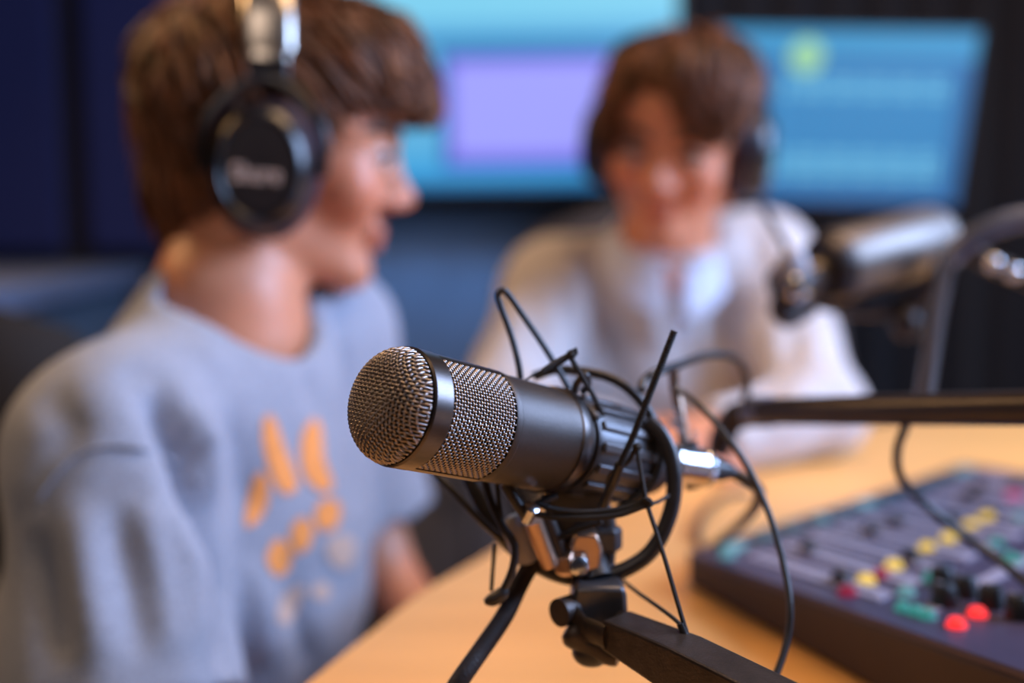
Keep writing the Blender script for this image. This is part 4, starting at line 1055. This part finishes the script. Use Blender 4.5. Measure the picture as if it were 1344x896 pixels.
# ================================================================== BOOM ARM AND SECOND MICROPHONE
b0, b1 = P(985, 540, 0.665), P(1344, 535, 0.50)
b2 = b0 + (b1 - b0) * 2.65
bm = empty('boom_arm', (b2.x, b2.y, TZ), 'dark horizontal boom arm reaching in from the right edge, across the table', 'microphone stand')
m = MB(); m.tube([b0, b2], 0.0088, 20); m.build('boom_tube', M['boom'], bm)
m = MB(); m.tube([P(983, 540, 0.666), P(1012, 539.5, 0.652)], 0.0102, 20); m.build('end_collar', M['arm_blue'], bm)
m = MB(); m.ball(P(970, 545, 0.672), (0.011, 0.010, 0.0095), 18); m.tube([P(962, 545, 0.675), P(948, 575, 0.68), P(940, 598, 0.68)], [0.008, 0.009, 0.007], 14); m.build('end_joint', M['boom'], bm)
m = MB(); m.tube([b2 + V(0, 0, 0.02), V(b2.x, b2.y, TZ + 0.02)], 0.013, 18); m.build('post', M['boom'], bm)
m = MB(); m.lathe([(0, 0.045), (0.014, 0.045), (0.018, 0.025), (0.03, 0.015)], (b2.x, b2.y, TZ), (0, 0, 1), n=28); m.build('base', M['boom'], bm)
tA = (1212 - 985) / 359; bp = P(1212, 537, 0.565)
m = MB(); m.tube([P(1243, 345, 0.80), P(1228, 420, 0.70), bp + V(0, 0, 0.004)], [0.0062, 0.0060, 0.0058], 14); m.build('upright_tube', M['boom'], bm)
m = MB(); m.tube(PX([(1236, 352, 0.80), (1250, 334, 0.80), (1275, 312, 0.79), (1310, 295, 0.78), (1350, 286, 0.77), (1420, 284, 0.75)], 6), 0.0085, 14); m.build('curved_tube', M['arm_blue'], bm)
m = MB(); m.tube([P(1262, 322, 0.81), P(1300, 345, 0.80), P(1400, 385, 0.78)], 0.0075, 14); m.build('clamp_rod', M['boom'], bm)
for x, y in ((1304, 345), (1331, 357)):
    m = MB(); m.ball(P(x, y, 0.775), 0.0065, 16); m.build('clamp_screw', M['chrome'], bm)
m = MB(); m.tube(PX([(1240, 350, 0.80), (1200, 395, 0.83), (1130, 405, 0.83), (1065, 392, 0.82)], 6), 0.0075, 12); m.build('swing_yoke', M['boom'], bm)
m = MB(); m.ball(P(1190, 425, 0.82), (0.012, 0.010, 0.013), 16); m.build('yoke_knob', M['boom'], bm)
m = MB(); m.tube(PX([(1190, 556, 0.57), (1178, 590, 0.57), (1182, 625, 0.57), (1212, 660, 0.58), (1262, 700, 0.575), (1310, 735, 0.56), (1360, 775, 0.53), (1420, 830, 0.50)], 8), 0.0026, 10)
tag(m.build('hanging_cable', M['rubber']), 'dark cable hanging from the boom arm across the mixer', 'cable')

n0, n1 = P(1092, 350, 0.80), P(1226, 312, 0.86)
na = (n1 - n0).normalized(); ln = (n1 - n0).length
m2 = empty('broadcast_microphone', (n0 + n1) / 2, 'blurred grey cylinder microphone on the boom arm in front of the black curtain', 'microphone')
m = MB(); m.lathe([(0.0, 0.020), (0.0, 0.0275), (0.004, 0.0285), (ln - 0.006, 0.0285), (ln, 0.026), (ln + 0.006, 0.018), (ln + 0.007, 0.004)], n0, na, n=48); m.build('body', M['mic2_grey'], m2, angle=30)
m = MB(); m.lathe([(-0.012, 0.018), (-0.012, 0.023), (-0.006, 0.0265), (0.0005, 0.027), (0.0005, 0.02)], n0, na, n=40); m.build('head_collar', M['mic2_dark'], m2)
hd0 = P(1058, 366, 0.79)
m = MB(); m.lathe([(0, 0.006), (0.002, 0.011), (0.02, 0.013), (0.028, 0.0145), (0.036, 0.016)], hd0, (n0 - hd0), n=28); m.build('neck', M['mic2_grey'], m2)
h2 = empty('swivel_clamp', P(1040, 375, 0.785), 'shiny swivel clamp at the front end of the blurred grey microphone', 'clamp')
m = MB(); m.lathe([(-0.012, 0.012), (-0.010, 0.0175), (0.010, 0.0175), (0.012, 0.012)], P(1040, 372, 0.785), (n0 - hd0), n=30); m.build('clamp_ring', M['mic2_dark'], h2)
m = MB(); m.ball(P(1040, 352, 0.775), (0.013, 0.008, 0.016), 18); m.build('clamp_dome', M['knob_grey'], h2)
m = MB(); m.lathe([(0, 0.008), (0.006, 0.010), (0.010, 0.006)], P(1043, 379, 0.772), V(0, -1, 0.2), n=20); m.build('clamp_screw', M['chrome'], h2)
m = MB(); m.tube(PX([(1030, 385, 0.785), (1022, 405, 0.79), (1035, 418, 0.79), (1062, 404, 0.80)], 5), 0.0075, 12); m.build('clamp_foot', M['mic2_dark'], h2)
m = MB(); m.tube(PX([(1040, 345, 0.79), (1030, 322, 0.80), (1012, 290, 0.83), (998, 268, 0.86)], 5), 0.0030, 8); m.build('clamp_wire', M['rubber'], h2)

# ================================================================== MIXER
A0 = at_z(902, 768, TZ); A0.z = TZ
Bv = at_z(1122, 893, TZ); Bv.z = TZ
vv = (Bv - A0).normalized()
At = at_z(905, 735, TZ + 0.022); Bt = at_z(1255, 605, TZ + 0.026)
uu = (Bt - At); uu.z = 0; UL = uu.length; uu.normalize()
uu = (uu * 0.9 + V(-vv.y, vv.x, 0) * 0.0 + V(0.04, 0, 0)).normalized()
VL = 0.47; UW = 0.43
mx = empty('mixing_console', A0, 'wide dark mixing console with faders and lit buttons on the orange table', 'mixer')
zt = lambda v: 0.0225 + 0.088 * v
def MP(u, v, h=0.0): return A0 + uu * u + vv * v + V(0, 0, zt(v) + h)
m = MB(); B = lambda u, v, z: A0 + uu * u + vv * v + V(0, 0, z)
m.add([B(0, 0, 0.001), B(UW, 0, 0.001), B(UW, VL, 0.001), B(0, VL, 0.001), B(0, 0, zt(0) - 0.002), B(UW, 0, zt(0) - 0.002), B(UW, VL, zt(VL) - 0.002), B(0, VL, zt(VL) - 0.002)], [(0, 3, 2, 1), (4, 5, 6, 7), (0, 1, 5, 4), (1, 2, 6, 5), (2, 3, 7, 6), (3, 0, 4, 7)])
m.build('housing', M['mixer_side'], mx, smooth=False, bevel=0.003)
m = MB(); m.add([MP(0.0, 0.0, -0.003), MP(UW, 0.0, -0.003), MP(UW, VL, -0.003), MP(0.0, VL, -0.003), MP(0.0, 0.0, 0.001), MP(UW, 0.0, 0.001), MP(UW, VL, 0.001), MP(0.0, VL, 0.001)], [(0, 3, 2, 1), (4, 5, 6, 7), (0, 1, 5, 4), (1, 2, 6, 5), (2, 3, 7, 6), (3, 0, 4, 7)])
m.build('top_panel', M['mixer_top'], mx, smooth=False, bevel=0.001)
mn_ = (uu.cross(-vv - V(0, 0, 0.088))); mn_ = mn_ if mn_.z > 0 else -mn_; mn_.normalize()
vt = (MP(0, 1) - MP(0, 0)).normalized()
def uv_of(px, py, h=0.003):
    """console coordinates of a spot on its top panel"""
    o = MP(0, 0, h); p = on_plane(px, py, o, mn_) - o
    a, b, c_ = uu.dot(uu), uu.dot(vt), vt.dot(vt); d1, d2 = p.dot(uu), p.dot(vt)
    det = a * c_ - b * b
    return (d1 * c_ - d2 * b) / det, (a * d2 - b * d1) / det / ((MP(0, 1) - MP(0, 0)).length)
def cell(mb, u0, u1, v0, v1, h0, h1):
    mb.add([MP(u0, v0, h0), MP(u1, v0, h0), MP(u1, v1, h0), MP(u0, v1, h0), MP(u0, v0, h1), MP(u1, v0, h1), MP(u1, v1, h1), MP(u0, v1, h1)], [(0, 3, 2, 1), (4, 5, 6, 7), (0, 1, 5, 4), (1, 2, 6, 5), (2, 3, 7, 6), (3, 0, 4, 7)])
lit = {k: mat('lit_' + k, tuple(c * 0.3 for c in srgb(*rgb)[:3]), 0.35, 0, emit=srgb(*rgb), estr=s) for k, rgb, s in [('yellow', (245, 205, 80), 0.9), ('red', (255, 50, 50), 1.3), ('crimson', (170, 30, 70), 0.5), ('teal', (70, 170, 165), 0.45), ('magenta', (215, 90, 150), 0.7), ('aqua', (120, 180, 190), 0.5), ('sea', (50, 105, 110), 0.3)]}
NCH = 11; cw = (UW - 0.03) / NCH
for k in range(NCH):
    u = 0.015 + cw * (k + 0.5)
    m = MB(); cell(m, u - cw * 0.25, u + cw * 0.25, 0.045, 0.170, 0.0, 0.0022); s_ = m.build('fader_strip', M['strip'], mx, smooth=False, bevel=0.0005)
    m = MB(); cell(m, u - 0.0012, u + 0.0012, 0.05, 0.16, 0.0021, 0.0026); m.build('fader_slot', M['groove'], s_, smooth=False)
    v = 0.06 + 0.085 * random.Random(k).random()
    m = MB(); c = MP(u, v, 0.0026)
    m.loft([[c + uu * (x * 0.0040 * w) + vt * (y * 0.0075 * w2) + mn_ * h for x, y in ((-1, -1), (1, -1), (1, 1), (-1, 1))] for h, w, w2 in ((0, 1, 1), (0.004, 0.9, 0.75), (0.0055, 0.85, 0.5), (0.0065, 0.85, 0.75))]); m.build('fader_cap', M['mic2_dark'], s_, smooth=False, bevel=0.0006)
    # scribble strip of small buttons along the far edge
    m = MB(); cell(m, u - cw * 0.3, u + cw * 0.3, 0.014, 0.028, 0.001, 0.0035); m.build('channel_button', lit['sea'] if k % 5 else lit['aqua'], mx, smooth=False, bevel=0.0006)
def button(px, py, k, r=0.0042):
    u, v = uv_of(px, py)
    if not (0.01 < u < UW - 0.01 and 0.01 < v < VL - 0.01): return
    m = MB(); m.lathe([(0, r * 1.25), (0.0015, r * 1.25), (0.0018, r), (0.004, r * 0.95), (0.0048, r * 0.7), (0.005, 0.0002)], MP(u, v, 0.0008), mn_, n=20)
    m.build('lit_button', lit[k], mx)
for px, py in [(1137, 760), (1173, 741), (1217, 717), (1245, 705), (1275, 688), (1296, 677)]: button(px, py, 'yellow', 0.0046)
for px, py in [(1113, 775), (1157, 752), (1197, 730)]: button(px, py, 'crimson', 0.0046)
for px, py in [(1256, 817), (1283, 803)]: button(px, py, 'red', 0.0042)
for px, py in [(1222, 757), (1308, 712)]: button(px, py, 'teal', 0.0042)
for px, py in [(1190, 776), (1338, 680)]: button(px, py, 'aqua', 0.0042)
for px, py in [(1185, 796), (1203, 801), (1218, 806), (1325, 730), (1336, 735)]: button(px, py, 'teal', 0.0036)
for px, py in [(1331, 650)]: button(px, py, 'magenta', 0.006)
for px, py in [(1080, 655)]: button(px, py, 'red', 0.0045)
for px, py in [(955, 727), (1078, 680)]: button(px, py, 'aqua', 0.0045)
for px, py in [(1238, 765), (1268, 779), (1302, 792), (1338, 806), (1240, 790)]:
    u, v = uv_of(px, py)
    m = MB(); c = MP(u, v, 0.001)
    m.lathe([(0, 0.0075), (0.003, 0.0072), (0.010, 0.0062), (0.012, 0.005), (0.0122, 0.001)], c, mn_, n=20); kn = m.build('rotary_knob', M['fader_black'], mx)
    m = MB(); m.box(c + mn_ * 0.0123 + vt * -0.003, uu * 0.0006, vt * 0.0025, mn_ * 0.0004); m.build('knob_pointer', M['knob_grey'], kn, smooth=False)
# master section: pale plates and a row of knobs
m = MB(); cell(m, 0.03, UW - 0.02, 0.195, 0.205, 0.0, 0.002); m.build('legend_strip', M['strip'], mx, smooth=False)
m = MB(); cell(m, 0.10, UW - 0.02, 0.262, 0.30, 0.0, 0.002); m.build('legend_strip', M['strip'], mx, smooth=False)

# ================================================================== LIGHT
def area(name, loc, target, size, power, color, size_y=None):
    l = bpy.data.lights.new(name, 'AREA'); l.energy = power; l.color = color; l.size = size
    if size_y: l.shape = 'RECTANGLE'; l.size_y = size_y
    o = bpy.data.objects.new(name, l); COL.objects.link(o); o.location = loc
    o.rotation_euler = (Vector(target) - Vector(loc)).to_track_quat('-Z', 'Y').to_euler()
    return o
area('table_lamp_light', (0.55, 0.75, 2.45), (0.45, 0.8, 0.7), 0.9, 22, (1.0, 0.64, 0.34))
area('cool_key_light', (1.40, 0.62, 1.65), (0.0, 0.85, 0.95), 0.85, 60, (0.42, 0.60, 1.0))
area('warm_back_light', (-1.25, 1.25, 1.9), (-0.25, 0.85, 0.95), 0.35, 11, (1.0, 0.58, 0.26))
area('soft_front_light', (-0.75, -0.7, 2.2), (0.0, 0.8, 0.9), 0.9, 6, (1.0, 0.80, 0.68))
area('screen_wash_light', (-0.15, Y1 - 0.14, 0.93), (-0.15, Y1 - 0.02, 0.6), 1.2, 2.0, (0.14, 0.45, 1.0), 0.03)  # added strip lamp under the television, brightens the wall the screen cannot reach
area('panel_wash_light', (-1.0, 2.0, 2.5), (-1.0, 2.6, 1.2), 0.5, 0.9, (0.35, 0.45, 1.0))
w = bpy.data.worlds.new('World'); scene.world = w; w.use_nodes = True
w.node_tree.nodes['Background'].inputs['Color'].default_value = (0.25, 0.32, 0.5, 1); w.node_tree.nodes['Background'].inputs['Strength'].default_value = 0.06

# ================================================================== CAMERA
cam = bpy.data.cameras.new('camera'); co = bpy.data.objects.new('camera', cam); COL.objects.link(co)
cam.sensor_width = 36; cam.lens = 36.0; cam.clip_start = 0.01
co.location = (0, 0, CAMZ); co.rotation_euler = (pi / 2 - PITCH, 0, 0)
cam.dof.use_dof = True; cam.dof.focus_distance = 0.400; cam.dof.aperture_fstop = 2.3; cam.dof.aperture_blades = 0
scene.camera = co
scene.view_settings.view_transform = 'Standard'
scene.view_settings.exposure = 0.0
